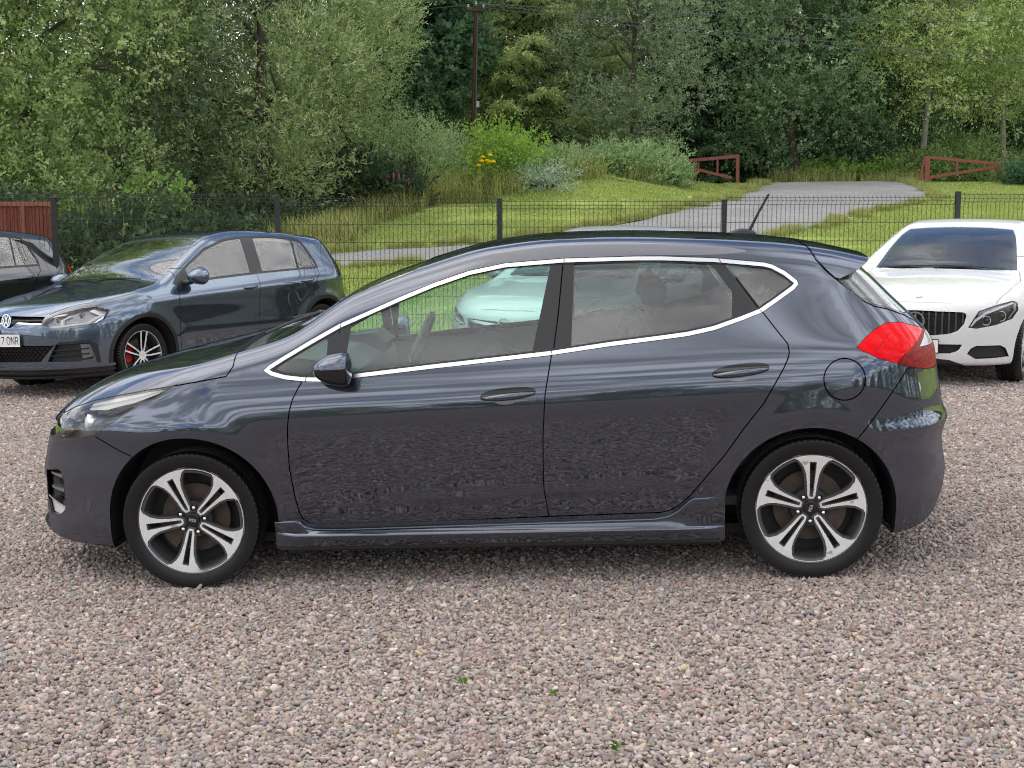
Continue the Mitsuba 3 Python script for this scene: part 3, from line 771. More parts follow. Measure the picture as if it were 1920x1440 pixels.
        # wing mirrors
        wing_mirror(C, -.655, .957, s, .082, .066, s * .84, s * .955, .085, 'piano_black', 'graphite_paint')
        # wheel housings
        for cx, rx, cz, rz in ((-1.317, .392, .315, .370), (1.317, .374, .305, .362)):
            outer = arch_poly(cx, cz, rx, rz, .20)
            inn = arch_poly(cx, cz, rx - .012, rz - .012, -.1)
            m_ = side_prism(outer.difference(inn), s, .45) ^ C.level(-.012, .035)
            C.emit('wheel_arch_liner', m_ + (side_prism(outer, s, .44, .46) ^ C.level(-.028, .035)), 'black_plastic')
    # sills
    for s in (-1, 1):
        xs = np.linspace(-.955, .962, 90)
        top = np.interp(xs, [-.955, -.852, -.822, -.79, -.671, .66, .72, .76, .80, .826, .962], [.292, .303, .272, .262, .259, .278, .288, .306, .345, .366, .372])
        rows = []
        for x, zt in zip(xs, top):
            f = 1 - .55 * sstep(-.80, -.955, x) - .55 * sstep(.80, .96, x)
            w0 = float(C.B.width(arr(x), arr(zt)))
            b = .190 + .010 * sstep(-.8, -.96, -(-x)) * 0
            ext = sstep(-.86, -.72, x) * sstep(.86, .74, x)
            zc = .236
            rows.append([(w0 - .02, zt + .002), (w0 + .004, zt + .0015), (w0 + .016, zt - .002), (w0 + .019, zt - .008), (w0 + .014, zt * .5 + zc * .5 + .004), (.856 + .012 * ext, zc + .008), (.866 + .012 * ext, zc + .002), (.869 + .012 * ext, zc - .006), (.866 + .006 * ext, .212), (.856, .184), (.80, .172)])
        blend = .15 + .85 * sstep(-.955, -.86, xs) * sstep(.962, .87, xs)
        V = arr([[(x, s * (C.B.width(arr(x), arr(max(z, .24))) - .004 + (w - C.B.width(arr(x), arr(max(z, .24))) + .004) * (b_ if q > 0 else 1)), z) for q, (w, z) in enumerate(r)] for x, r, b_ in zip(xs, rows, blend)])
        k, m_ = V.shape[1], V.shape[0]
        i = np.arange(m_ - 1)
        F = np.vstack([np.vstack([np.stack([i * k + c, (i + 1) * k + c, (i + 1) * k + c + 1], 1), np.stack([i * k + c, (i + 1) * k + c + 1, i * k + c + 1], 1)]) for c in range(k - 1)])
        me = trimesh.Trimesh(V.reshape(-1, 3), F, process=False)
        if me.face_normals[len(F) // 3 * 1][1] * s < 0: me.invert()
        caps = []
        for e, flip in ((0, False), (m_ - 1, True)):
            o = [e * k + c for c in range(k)]
            caps += [[o[0], o[c], o[c + 1]] if flip == (s < 0) else [o[0], o[c + 1], o[c]] for c in range(1, k - 1)]
        me = trimesh.Trimesh(me.vertices, np.vstack([me.faces, caps]), process=False)
        C.add('side_skirt', me, 'graphite_paint', smooth=25)
        C.add('sill', box([-.94, s * .70 if s > 0 else -.84, .168], [.945, .84 if s > 0 else -.70, .285]), 'black_plastic')
    # nose, glass, wipers
    C.emit('grille', C.slab(-.05, -.02, prism('x', grille.buffer(.008), -2.4, -1.8)), 'black_plastic')
    C.emit('air_intake', C.slab(-.06, -.03, prism('x', intake.buffer(.008), -2.4, -1.8)), 'black_plastic')
    C.sheet('windscreen', prism('z', Polygon(WS).buffer(-.002), .8, 1.7), -.003, 'clear_glass')
    C.emit('screen_surround', C.slab(-.02, -.006, prism('z', Polygon(WS).buffer(.004).difference(Polygon(WS).buffer(-.03)), .8, 1.7)), 'black_trim', levels=(-.006,))
    C.emit('cowl', C.slab(-.04, -.018, prism('z', cowl.buffer(.006), .8, 1.7) ^ prism('y', [(-1.3, 1.3), (-1.3, .96), (-.8, .96), (-.8, 1.3)], -1, 1)), 'black_trim', levels=(-.018,))
    for (ya, yb) in ((-.52, .12), (.05, .62)):
        pts = []
        for t in np.linspace(0, 1, 9):
            y = ya + (yb - ya) * t
            x = -1.03 + .10 * t + .02 * math.sin(t * PI)
            pts.append([x, y, float(C.B.ztop(arr(x), arr(y))) + .006 + .012 * (1 - t)])
        C.add('wiper', tube(pts, .007, 6), 'black_plastic')
    C.sheet('tailgate_window', prism('y', inset(GLASS, .002), -1, 1), -.002, 'privacy_glass', N + '__tailgate')
    # spoiler: the roof carried on past the tailgate
    P2 = dict(KIA); P2['rear'] = [(a, b + .17 * float(sstep(1.15, 1.26, a))) for a, b in KIA['rear']]; P2['rplan'] = lambda a, z: .10 * (a / .8) ** 2.6 + .05 * (a / .8) ** 6
    P2['kr'] = .03
    P2['rtaper_top'] = (.9, 1., .10)
    S = Car('grey_hatchback', P2, C.tf, .018)
    sp = Polygon([(1.350, 1.7), (1.352, 1.411), (1.364, 1.386), (1.386, 1.337), (1.418, 1.296), (1.452, 1.262), (1.470, 1.256), (1.55, 1.288), (1.60, 1.318), (1.632, 1.345), (1.645, 1.37), (1.64, 1.7)])
    S.emit('spoiler', S.slab(-.05, .0015, prism('y', sp, -1, 1)), 'graphite_paint', levels=(.0015,))
    # aerial
    fin = trimesh.creation.icosphere(3, 1.0); v = fin.vertices
    fin.vertices = np.stack([1.135 + .075 * v[:, 0], .026 * v[:, 1], 1.435 + .030 * np.maximum(v[:, 2], -.4) * (1 - .35 * (v[:, 0] < 0) * np.abs(v[:, 0]))], 1)
    an = C.add('aerial', fin, 'black_trim', smooth=40)
    C.add('mast', tube([[1.175, 0, 1.452], [1.215, 0, 1.53], [1.262, 0, 1.612], [1.268, 0, 1.622]], [.0075, .006, .006, .004], 8), 'black_plastic', an)
    # cabin
    dash = prism('y', [(-1.05, .60), (-1.05, .95), (-.86, .975), (-.72, .955), (-.62, .90), (-.60, .78), (-.66, .60)], -.66, .66) ^ C.level(-.035, .035)
    C.emit('dashboard', dash, 'dash_plastic', levels=(-.035,))
    C.emit('binnacle', prism('y', [(-.80, .9), (-.78, .99), (-.66, 1.0), (-.60, .95), (-.62, .9)], .22, .54), 'dash_plastic', N + '__dashboard')
    st = tube([[.185 * math.cos(a), .185 * math.sin(a), 0] for a in np.linspace(0, 2 * PI, 48, endpoint=False)], .0165, 10, closed=True)
    hubm = cat([box([-.075, -.055, -.03], [.075, .055, .02], .015), box([-.18, -.02, -.008], [.18, .02, .008], .005), box([-.02, -.18, -.008], [.02, .0, .008], .005)])
    R = trimesh.transformations.rotation_matrix(-math.radians(66), [0, 1, 0]) @ trimesh.transformations.rotation_matrix(PI / 2, [0, 0, 1])
    for m_, nm in ((st, 'steering_wheel'), (hubm, 'wheel_boss')):
        m_.apply_transform(R); m_.apply_translation([-.46, .37, .90])
        C.add(nm, m_, 'dash_plastic', N + '__steering_wheel' if nm == 'wheel_boss' else None, smooth=40)
    C.add('inside_mirror', box([-.47, -.12, 1.225], [-.44, .12, 1.285], .01), 'black_plastic')
    C.add('centre_console', box([-.66, -.13, .40], [.15, .13, .66], .04), 'dash_plastic')
    for y in (-.37, .37): seat(C, .22, y, N)
    C.add('rear_bench', cat([box([.86, -.62, .40], [1.2, .62, .56], .05), box([1.18, -.62, .5], [1.34, .62, 1.02], .06)] + [box([1.24, y - .12, 1.03], [1.33, y + .12, 1.17], .04) for y in (-.4, 0, .4)]), 'cabin_cloth')
    C.add('cabin_floor', box([-.95, -.72, .30], [1.5, .72, .34]), 'cabin_cloth')
    C.add('underbody', box([-1.70, -.60, .15], [1.60, .60, .19]), 'black_plastic')
    C.add('floor_pan', box([-.93, -.74, .135], [.93, .74, .166]), 'black_plastic')
    # wheels
    for x, spin in ((-1.325, PI * .5 - PI * .5), (1.325, 0)):
        for s in (-1, 1):
            wheel(C, x, s * .835, .300, s, 'five_wide', spin=math.radians(-169 if x < 0 else -69), r=.300, width=.205, text='KIA', cal_ang=2.7 if x < 0 else .5)
    label(N, 'dark grey five-door hatchback with bright window trim, side on, nearest the camera', 'car')
    return C


build_kia()

# ------------------------------------------------------------------ the ground: gravel lot, lawn, road


def gz(x, y):
    """height of the ground"""
    x, y = arr(x), arr(y)
    near = .0325 * np.clip(x, -14, 14)
    far = .0325 * np.clip(x, -14, 0) + .004 * np.clip(x, 0, 30)
    z = near + (far - near) * sstep(8.2, 12.5, y)
    u = np.clip(y - 16.0, 0, 20.4)
    rise = .108 * (np.sqrt(u * u + .8) - .894)
    rise = rise + .35 * sstep(4, -6, x) * sstep(24, 31, y) * 0
    bank = .62 * sstep(28.8, 32.5, y) * sstep(5.6, 1.5, x) * sstep(-6.5, -4.0, x)
    return z + rise + bank


def sheet(name, xs, ys, bsdf, dz=0.0, bumps=0.0):
    X, Y = np.meshgrid(xs, ys, indexing='ij')
    Z = gz(X, Y) + dz
    if bumps: Z = Z + bumps * (meshkit.fbm(np.stack([X * .9, Y * .9, X * 0], -1), 3, 3) - .5)
    n, m = X.shape
    i, j = np.meshgrid(np.arange(n - 1), np.arange(m - 1), indexing='ij')
    a = (i * m + j).ravel()
    f = np.vstack([np.stack([a, a + m, a + m + 1], 1), np.stack([a, a + m + 1, a + 1], 1)])
    k = put(name, trimesh.Trimesh(np.stack([X, Y, Z], -1).reshape(-1, 3), f, process=False), bsdf, smooth=True)
    labels[k] = {'kind': 'structure'}
    return k


def stone_tex(p, n, uv):
    d, e, w = mikit.voronoi(p.x * 42, p.y * 42)
    w2 = mikit.cell_rand(w * 917.0, w * 331.0)
    c = mikit.mix((0.22, 0.19, 0.18), (0.37, 0.325, 0.305), w)
    c = mikit.mix(c, (0.32, 0.24, 0.21), mikit.smoothstep(0.72, 0.9, w2))
    return c * mikit.mix((1, 1, 1), (0.35, 0.34, 0.33), mikit.smoothstep(0.35, 0.62, d))


def lawn_tex(p, n, uv):
    a = mikit.fbm(p.x * 0.6, p.y * 1.6, 0.0, 4)
    b = mikit.fbm(p.x * 9, p.y * 16, 1.0, 3)
    c = mikit.mix((0.29, 0.38, 0.095), (0.50, 0.555, 0.19), mikit.smoothstep(0.3, 0.72, a))
    return mikit.mix(c, (0.23, 0.30, 0.07), mikit.smoothstep(0.5, 0.8, b) * 0.55)


def tarmac_tex(p, n, uv):
    a = mikit.fbm(p.x * 1.2, p.y * 2.2, 0.0, 4)
    b = mikit.noise(p.x * 60, p.y * 60)
    return mikit.mix((0.25, 0.25, 0.257), (0.35, 0.35, 0.355), a) * (0.85 + 0.3 * b)


diffuse('gravel_bed', mikit.proc(stone_tex))
diffuse('lawn_grass', mikit.proc(lawn_tex))
diffuse('tarmac', mikit.proc(tarmac_tex))
diffuse('far_ground', (0.11, 0.115, 0.05))
fy = 15.75
sheet('gravel_lot', np.concatenate([np.linspace(-60, -16, 12), np.linspace(-14, 14, 57), np.linspace(16, 60, 12)]), np.concatenate([np.linspace(-70, 0, 15), np.linspace(1, fy, 60)]), 'gravel_bed', -.012)
sheet('lawn', np.concatenate([np.linspace(-80, -22, 12), np.linspace(-20, 20, 81), np.linspace(22, 80, 12)]), np.concatenate([np.linspace(fy, 38, 90), np.linspace(40, 110, 20)]), 'lawn_grass', 0.0, .12)
k = put('ground', trimesh.Trimesh([[-900, -900, -1.6], [900, -900, -1.6], [900, 900, -1.6], [-900, 900, -1.6]], [[0, 1, 2], [0, 2, 3]], process=False), 'far_ground')
labels[k] = {'kind': 'structure'}

# loose gravel: pebbles strewn in a few patches that are laid side by side
PATCH = 0.8


def pebble_patch(seed, n, sub):
    g = np.random.default_rng(seed)
    ico = trimesh.creation.icosphere(sub, 1.0)
    bv, bf = np.array(ico.vertices), np.array(ico.faces)
    shapes = []
    for k in range(14):
        s = meshkit.noise(bv * 1.3 + 11 * k, seed) - .5
        shapes.append(bv * (1 + .45 * s[:, None]))
    shapes = np.array(shapes)
    size = np.exp(g.normal(math.log(.0078 if n > 3000 else .0094), .27, n)).clip(.0042, .016)
    big = g.random(n) < .004
    size[big] *= 1.5
    asp = np.stack([1.25 + .35 * g.random(n), .95 + .25 * g.random(n), .52 + .25 * g.random(n)], 1)
    q = g.normal(size=(n, 4)); q[:, 0] += 1.6; q[:, 1:3] *= .55
    q /= np.linalg.norm(q, axis=1, keepdims=True)
    w, x, y, z = q.T
    R = np.stack([np.stack([1 - 2 * (y * y + z * z), 2 * (x * y - z * w), 2 * (x * z + y * w)], -1), np.stack([2 * (x * y + z * w), 1 - 2 * (x * x + z * z), 2 * (y * z - x * w)], -1), np.stack([2 * (x * z - y * w), 2 * (y * z + x * w), 1 - 2 * (x * x + y * y)], -1)], 1)
    az = g.random(n) * 2 * PI
    Rz = np.zeros((n, 3, 3)); Rz[:, 0, 0] = np.cos(az); Rz[:, 0, 1] = -np.sin(az); Rz[:, 1, 0] = np.sin(az); Rz[:, 1, 1] = np.cos(az); Rz[:, 2, 2] = 1
    R = Rz @ R
    P = (g.random((n, 2)) - .5) * PATCH
    # relax the spots a little so that stones lie beside rather than inside each other
    from scipy.spatial import cKDTree
    for _ in range(6):
        t = cKDTree(P)
        pr = t.query_pairs(.021, output_type='ndarray')
        d = P[pr[:, 0]] - P[pr[:, 1]]
        L = np.linalg.norm(d, axis=1) + 1e-9
        want = (size[pr[:, 0]] + size[pr[:, 1]]) * 1.0
        mv = (np.maximum(want - L, 0) / L * .3)[:, None] * d
        np.add.at(P, pr[:, 0], mv); np.add.at(P, pr[:, 1], -mv)
        P = np.where(np.abs(P) > PATCH / 2, np.sign(P) * PATCH - P, P)
    V = shapes[g.integers(0, 14, n)] * (asp * size[:, None])[:, None, :]
    V = np.einsum('nij,nvj->nvi', R, V)
    up = g.random(n) ** 1.5 * .016
    V += np.concatenate([P, (size * .30 + up - .002)[:, None]], 1)[:, None, :]
    pal = arr([[.40, .36, .335], [.46, .41, .375], [.33, .305, .29], [.54, .485, .44], [.38, .305, .27], [.43, .33, .28], [.28, .235, .215], [.62, .585, .54], [.31, .32, .315], [.50, .41, .29], [.34, .295, .28], [.42, .38, .355]])
    w = arr([3, 3, 2.6, 1.6, 1.5, .9, .9, .7, 1.2, .22, 1.6, 3]); w /= w.sum()
    C = arr([.84, .785, .765]) * pal[g.choice(len(pal), n, p=w)] * (.70 + .6 * g.random((n, 1))) * (1 + .04 * g.normal(size=(n, 3)))
    C = np.repeat(C.clip(.03, .65), len(bv), 0)
    F = (bf[None] + (np.arange(n) * len(bv))[:, None, None]).reshape(-1, 3)
    return trimesh.Trimesh(V.reshape(-1, 3), F, process=False), C


mat('pebble', {'type': 'principled', 'base_color': {'type': 'mesh_attribute', 'name': 'vertex_color'}, 'roughness': 0.62, 'specular': 0.35})
for k, (n, sub) in enumerate(((0, 0), (6100, 0), (6100, 0), (2700, 0))):
    if k == 0: continue
    m_, c_ = pebble_patch(40 + k, n, sub)
    scene[f'pebble_patch_{k}'] = {'type': 'shapegroup', 'pebbles': mikit.ply(m_, 'pebble', smooth=True, color=c_)}


def tilt_tf(x, y, z, rot, sc=1.0):
    e = .25
    sx, sy = (float(gz(x + e, y)) - float(gz(x - e, y))) / (2 * e), (float(gz(x, y + e)) - float(gz(x, y - e))) / (2 * e)
    n = arr([-sx, -sy, 1]); n /= np.linalg.norm(n)
    ex = arr([1, 0, sx]); ex /= np.linalg.norm(ex)
    R = np.eye(4); R[:3, :3] = np.stack([ex, np.cross(n, ex), n], 1); R[:3, 3] = [x, y, z]
    return T(R) @ T().rotate([0, 0, 1], rot).scale(sc)


rng = np.random.default_rng(5)
cnt = 0
for iy in range(int((fy - 2.4) / PATCH) + 1):
    y = 3.0 + (iy + .5) * PATCH
    if y > fy - .3: break
    half = .40 * y + 1.1
    for ix in range(-int(half / PATCH) - 1, int(half / PATCH) + 2):
        x = ix * PATCH
        cnt += 1
        scene[f'gravel__{cnt:03d}'] = {'type': 'instance', 'to_world': tilt_tf(x, y, float(gz(x, y)) - .010, 90 * int(rng.integers(4))), 'g': {'type': 'ref', 'id': f'pebble_patch_{1 + int(rng.integers(2)) if y < 11 else 3}'}}
label('gravel', 'loose grey and pinkish pebbles covering the car park', 'gravel', kind='stuff')

# the road beyond the fence (edges in metres)
RL = arr([(-14, 24.0), (-9, 24.1), (-4.34, 24.22), (-3.23, 24.43), (-2.49, 24.6), (-1.06, 24.95), (0.4, 25.99), (2.4, 28.16), (4.0, 30.32), (5.32, 32.74), (6.35, 35.72), (6.65, 36.8), (6.7, 38.5), (7.5, 41), (10, 44)])
RR = arr([(-14, 22.6), (-9, 22.7), (-4.1, 22.89), (-3.05, 23.02), (-0.91, 23.3), (2.27, 24.4), (5.33, 26.5), (5.9, 27.19), (8.01, 30.39), (9.07, 31.66), (10.01, 33.17), (10.39, 35.13), (10.5, 36.8), (10.9, 38.2), (12.5, 40)])


def resample(p, n):
    d = np.concatenate([[0], np.cumsum(np.linalg.norm(np.diff(p, axis=0), axis=1))])
    s = np.linspace(0, d[-1], n)
    return np.stack([Akima1DInterpolator(d, p[:, k])(s) for k in (0, 1)], 1)


def road():
    a, b = resample(RL, 90), resample(RR, 90)
    tt = arr([0, .015, .1, .25, .5, .75, .9, .985, 1])
    w = 9
    V = np.stack([a + (b - a) * t for t in tt], 1)
    edge = np.minimum(tt, 1 - tt)
    lawn_bump = .12 * (meshkit.fbm(np.stack([V[..., 0] * .9, V[..., 1] * .9, V[..., 0] * 0], -1), 3, 3) - .5)
    Z = gz(V[..., 0], V[..., 1]) + np.maximum(lawn_bump, 0) + .045 + .03 * np.minimum(edge, .2) / .2 - .08 * (edge <= 0)
    V = np.concatenate([V, Z[..., None]], -1)
    i, j = np.meshgrid(np.arange(89), np.arange(w - 1), indexing='ij')
    q = (i * w + j).ravel()
    f = np.vstack([np.stack([q, q + w + 1, q + w], 1), np.stack([q, q + 1, q + w + 1], 1)])
    m = trimesh.Trimesh(V.reshape(-1, 3), f, process=False)
    if m.face_normals[0][2] < 0: m.invert()
    k = put('road', m, 'tarmac', smooth=True)
    labels[k] = {'kind': 'structure'}


road()
ROADP = Polygon(np.vstack([RL, RR[::-1]]))


def hillside():
    xs, ys = np.linspace(-75, 75, 60), np.linspace(44, 90, 24)
    X, Y = np.meshgrid(xs, ys, indexing='ij')
    Z = 1.6 + 5.2 * sstep(45, 62, Y) + .05 * np.maximum(Y - 62, 0) + 1.6 * (meshkit.fbm(np.stack([X * .25, Y * .25, X * 0], -1), 4, 8) - .5)
    i, j = np.meshgrid(np.arange(59), np.arange(23), indexing='ij')
    a = (i * 24 + j).ravel()
    k = put('hillside', trimesh.Trimesh(np.stack([X, Y, Z], -1).reshape(-1, 3), np.vstack([np.stack([a, a + 24, a + 25], 1), np.stack([a, a + 25, a + 1], 1)]), process=False), 'hill_cover', smooth=True)
    labels[k] = {'kind': 'structure'}


diffuse('hill_cover', mikit.proc(lambda p, n, uv: mikit.mix((0.010, 0.015, 0.008), (0.055, 0.07, 0.034), mikit.smoothstep(0.35, 0.7, mikit.fbm(p.x * 3, p.y * 3, p.z * 5, 4)))))
hillside()

# ------------------------------------------------------------------ vegetation
mat('leaf', {'type': 'principledthin', 'base_color': {'type': 'mesh_attribute', 'name': 'vertex_color'}, 'roughness': 0.8, 'diff_trans': 1.0, 'spec_trans': 0.0})
diffuse('bark', mikit.proc(lambda p, n, uv: mikit.mix((0.05, 0.042, 0.033), (0.15, 0.13, 0.105), mikit.fbm(p.x * 14, p.y * 14, p.z * 5, 3))))
diffuse('pale_bark', mikit.proc(lambda p, n, uv: mikit.mix((0.16, 0.15, 0.13), (0.34, 0.32, 0.28), mikit.fbm(p.x * 12, p.y * 12, p.z * 4, 3))))
diffuse('grass_blade', {'type': 'mesh_attribute', 'name': 'vertex_color'})


def unit(v):
    return v / np.maximum(np.linalg.norm(v, axis=-1, keepdims=True), 1e-9)


LEAF_TONE = arr([2.5, 2.7, 3.2])


def leaf_quads(g, P, D, length, width, col, droop=0.0):
    """rhombic leaves at P along D with a colour each"""
    n = len(P)
    D, col = unit(D), col * LEAF_TONE
    side = unit(np.cross(D, g.normal(size=(n, 3))))
    L = (length * (.7 + .6 * g.random(n)))[:, None]
    W = L * width
    a, b = P, P + D * L
    m = P + D * L * .45
    V = np.stack([a, m + side * W * .5, b, m - side * W * .5], 1)
    V[:, 2, 2] -= droop * L[:, 0]
    i = np.arange(n) * 4
    F = np.vstack([np.stack([i, i + 1, i + 2], 1), np.stack([i, i + 2, i + 3], 1)])
    return V.reshape(-1, 3), F, np.repeat(col, 4, 0)


def crown(seed, blobs, twigs, per, leaf, width, spread, cols, up=.35, twig_len=.32, hang=0.0, tip=None):
    """foliage: twigs with leaves on the clumps (centre, radii) of a crown"""
    g = np.random.default_rng(seed)
    B = arr(blobs)
    wts = (B[:, 3] * B[:, 4]) ** 1.0; wts /= wts.sum()
    k = g.choice(len(B), twigs, p=wts)
    d = unit(g.normal(size=(twigs, 3)) + [0, -.35, .25])
    r = .62 + .42 * g.random(twigs) ** .8
    rad = np.stack([B[k, 3], B[k, 3], B[k, 4]], 1)
    lump = 1 + .35 * (meshkit.noise(d * 2.2 + k[:, None] * 3.7, seed) - .5)
    p0 = B[k, :3] + d * rad * (r * lump)[:, None]
    td = unit(d * [1, 1, .7] + g.normal(size=(twigs, 3)) * .55 + [0, 0, up])
    td[:, 2] -= hang; td = unit(td)
    t = np.tile(np.linspace(.05, 1, per), (twigs, 1)) + .05 * g.normal(size=(twigs, per))
    L = twig_len * (.6 + .8 * g.random((twigs, 1)))
    P = p0[:, None] + td[:, None] * (t * L)[..., None] + g.normal(size=(twigs, per, 3)) * .018
    P[..., 2] -= hang * .25 * (t * L) ** 2
    D = td[:, None] * spread[0] + g.normal(size=(twigs, per, 3)) * spread[1]
    c = arr(cols)
    tone = g.random(twigs)
    base = c[0] + (c[1] - c[0]) * tone[:, None]
    if tip is not None:
        m = g.random(twigs) < tip[0]
        base[m] = arr(tip[1])
    C = base[:, None] * (.80 + .40 * g.random((twigs, per, 1))) * (1 + .05 * g.normal(size=(twigs, per, 3)))
    return leaf_quads(g, P.reshape(-1, 3), D.reshape(-1, 3), leaf, width, C.reshape(-1, 3).clip(.01, .26))


def blobs_for(seed, rx, z0, z1, n, r=(.45, .95), ry=None, power=.7):
    g = np.random.default_rng(seed)
    ry = ry or rx
    out = []
    for _ in range(n):
        d = unit(g.normal(size=3))
        u = .55 + .45 * g.random() ** .6
        f = 1 - .25 * max(0, d[2])
        out.append([d[0] * rx * u * f, d[1] * ry * u * f, (z0 + z1) / 2 + d[2] * (z1 - z0) / 2 * u, 0, 0])
        q = r[0] + (r[1] - r[0]) * g.random()
        out[-1][3], out[-1][4] = q, q * (.65 + .3 * g.random())
    return out


def limbs(seed, blobs, h, r0, n=9, lean=(0, 0), zsplit=.3):
    """a tapering trunk with limbs that reach into the clumps"""
    g = np.random.default_rng(seed)
    z = np.linspace(-.3, h, 9)
    wob = np.cumsum(g.normal(size=(9, 2)) * .05 * h / 8, 0)
    path = np.concatenate([wob + arr(lean) * np.maximum(z / h, 0)[:, None] ** 1.5, z[:, None]], 1)
    ms = [tube(path, np.linspace(r0, r0 * .18, 9), 8)]
    pick = g.choice(len(blobs), min(n, len(blobs)), replace=False)
    for k in pick:
        b = arr(blobs[k][:3])
        t = np.clip((b[2] * .75) / h, zsplit, .92)
        s = arr([np.interp(t * h, z, path[:, i]) for i in range(3)])
        q = np.linspace(0, 1, 7)[:, None]
        mid = s + (b - s) * q + [0, 0, 1] * (np.sin(q * PI) * .12 * np.linalg.norm(b - s)) + g.normal(size=(7, 3)) * .04 * (q > 0)
        rr = r0 * (1 - .75 * t) * .55
        ms.append(tube(mid, np.linspace(rr, rr * .25, 7), 6))
        for _ in range(3):
            e = b + unit(g.normal(size=3)) * arr([blobs[k][3]] * 3) * .9
            i = g.integers(3, 6)
            ms.append(tube([mid[i], (mid[i] + e) / 2 + g.normal(size=3) * .06, e], [rr * .4, rr * .25, rr * .1], 5))
    return cat(ms)


_trees = {}


def tree_kind(kind, seed):
    if (kind, seed) in _trees: return _trees[(kind, seed)]
    if kind == 'willow':
        b = blobs_for(seed, 2.5, .2, 8.8, 120, (.45, .95))
        m = crown(seed, b, 5900, 11, .108, .27, (1.0, .55), [(.085, .105, .040), (.19, .215, .085)], up=.55, twig_len=.45, tip=(.12, (.25, .27, .12)))
        t = limbs(seed, b, 7.2, .17, 12)
    elif kind == 'sallow':
        b = blobs_for(seed, 2.6, .1, 8.8, 120, (.5, 1.0))
        m = crown(seed, b, 5000, 11, .09, .47, (.8, .75), [(.068, .086, .044), (.155, .178, .092)], up=.35, twig_len=.36, tip=(.08, (.19, .21, .12)))
        t = limbs(seed, b, 7.2, .16, 12)
    elif kind == 'alder':
        b = blobs_for(seed, 2.5, .1, 8.4, 110, (.5, .95))
        m = crown(seed, b, 7600, 11, .08, .6, (.7, .85), [(.082, .112, .036), (.205, .238, .088)], up=.3, twig_len=.34, tip=(.10, (.31, .32, .12)))
        t = limbs(seed, b, 7.0, .15, 10)
    elif kind == 'maple':
        b = blobs_for(seed, 2.1, .6, 8.2, 85, (.45, .85))
        m = crown(seed, b, 4600, 11, .125, .85, (.6, .8), [(.032, .065, .032), (.095, .145, .065)], up=.15, twig_len=.38)
        t = limbs(seed, b, 7.0, .15, 9)
    elif kind == 'oak':
        b = blobs_for(seed, 2.8, .2, 8.8, 120, (.5, 1.0))
        m = crown(seed, b, 6200, 11, .092, .62, (.7, .85), [(.045, .075, .034), (.13, .17, .078)], up=.25, twig_len=.36, tip=(.07, (.19, .22, .11)))
        t = limbs(seed, b, 7.4, .19, 11)
    elif kind == 'birch':
        b = blobs_for(seed, 2.4, 1.4, 10.5, 95, (.4, .85))
        m = crown(seed, b, 6000, 11, .075, .7, (.6, .85), [(.10, .13, .042), (.25, .275, .10)], up=.05, twig_len=.42, hang=.25, tip=(.12, (.38, .36, .14)))
        t = limbs(seed, b, 9.5, .11, 16)
    else:
        return None
    _trees[(kind, seed)] = (mikit.ply(trimesh.Trimesh(m[0], m[1], process=False), 'leaf', color=m[2]), mikit.ply(t, 'pale_bark' if kind == 'birch' else 'bark', smooth=50))
    return _trees[(kind, seed)]


def spruce_mesh(seed, H, R, cols):
    g = np.random.default_rng(seed)
    P, D, C, br = [], [], [], [tube([[0, 0, -.3], [0, 0, H * .5], [0, 0, H]], [.2, .12, .02], 8)]
    z = .7
    while z < H - .3:
        L = R * (1 - z / H) ** .8 * (.85 + .3 * g.random())
        n = 7
        a0 = g.random() * 6.28
        for k in range(n):
            a = a0 + 2 * PI * k / n + .25 * g.normal()
            l = L * (.75 + .4 * g.random())
            t = np.linspace(0, 1, 9)
            dirx = arr([math.cos(a), math.sin(a)])
            zz = z - .30 * l * t - .12 * l * t ** 2 + .22 * l * t ** 4
            path = np.concatenate([dirx * (l * t)[:, None], zz[:, None]], 1)
            br.append(tube(path[::2], np.linspace(.035, .008, 5), 4))
            m = int(42 * l) + 12
            u = .12 + .88 * g.random(m) ** .8
            base = np.stack([np.interp(u, t, path[:, i]) for i in range(3)], 1)
            lat = arr([-dirx[1], dirx[0], 0])
            sgn = np.where(g.random(m) < .5, -1, 1)
            off = (g.random(m) * .30 * l * (1.15 - u))[:, None] * sgn[:, None] * lat
            base = base + off + np.stack([0 * u, 0 * u, -np.abs(off).sum(1) * .35], 1)
            d = arr([*dirx, 0])[None] * .75 + lat[None] * (sgn * .55)[:, None] + [0, 0, -.25] + g.normal(size=(m, 3)) * .28
            for q in range(5):
                P.append(base + unit(d) * (q * .045) + g.normal(size=(m, 3)) * .025); D.append(d + g.normal(size=(m, 3)) * .55 + [0, 0, -.35])
                tone = (g.random((m, 1)) * .7 + .3 * u[:, None])
                C.append(arr(cols[0]) + (arr(cols[1]) - arr(cols[0])) * tone)
        z += .30 + .16 * g.random()
    V, F, K = leaf_quads(g, np.vstack(P), np.vstack(D), .15, .30, np.vstack(C).clip(.01, .26))
    return trimesh.Trimesh(V, F, process=False), K, cat(br)


def at_px(px, Y):
    return (px - 960) / 2560.0 * Y


def plant_tree(name, kind, seed, px, Y, sc, rot, text, catg='tree', group=None, dz=0.0):
    x = at_px(px, Y)
    k = key_for(name); name_seen[k] = name_seen.get(k, 1)
    cr, tr = tree_kind(kind, seed)
    tf = T().translate([x, Y, float(gz(x, Y)) + dz]).rotate([0, 0, 1], rot).scale(sc)
    again('trunk', tr, k, tf)
    c = again('crown', cr, k, tf)
    labels[c] = {'kind': 'stuff'}
    label(k, text, catg, group)


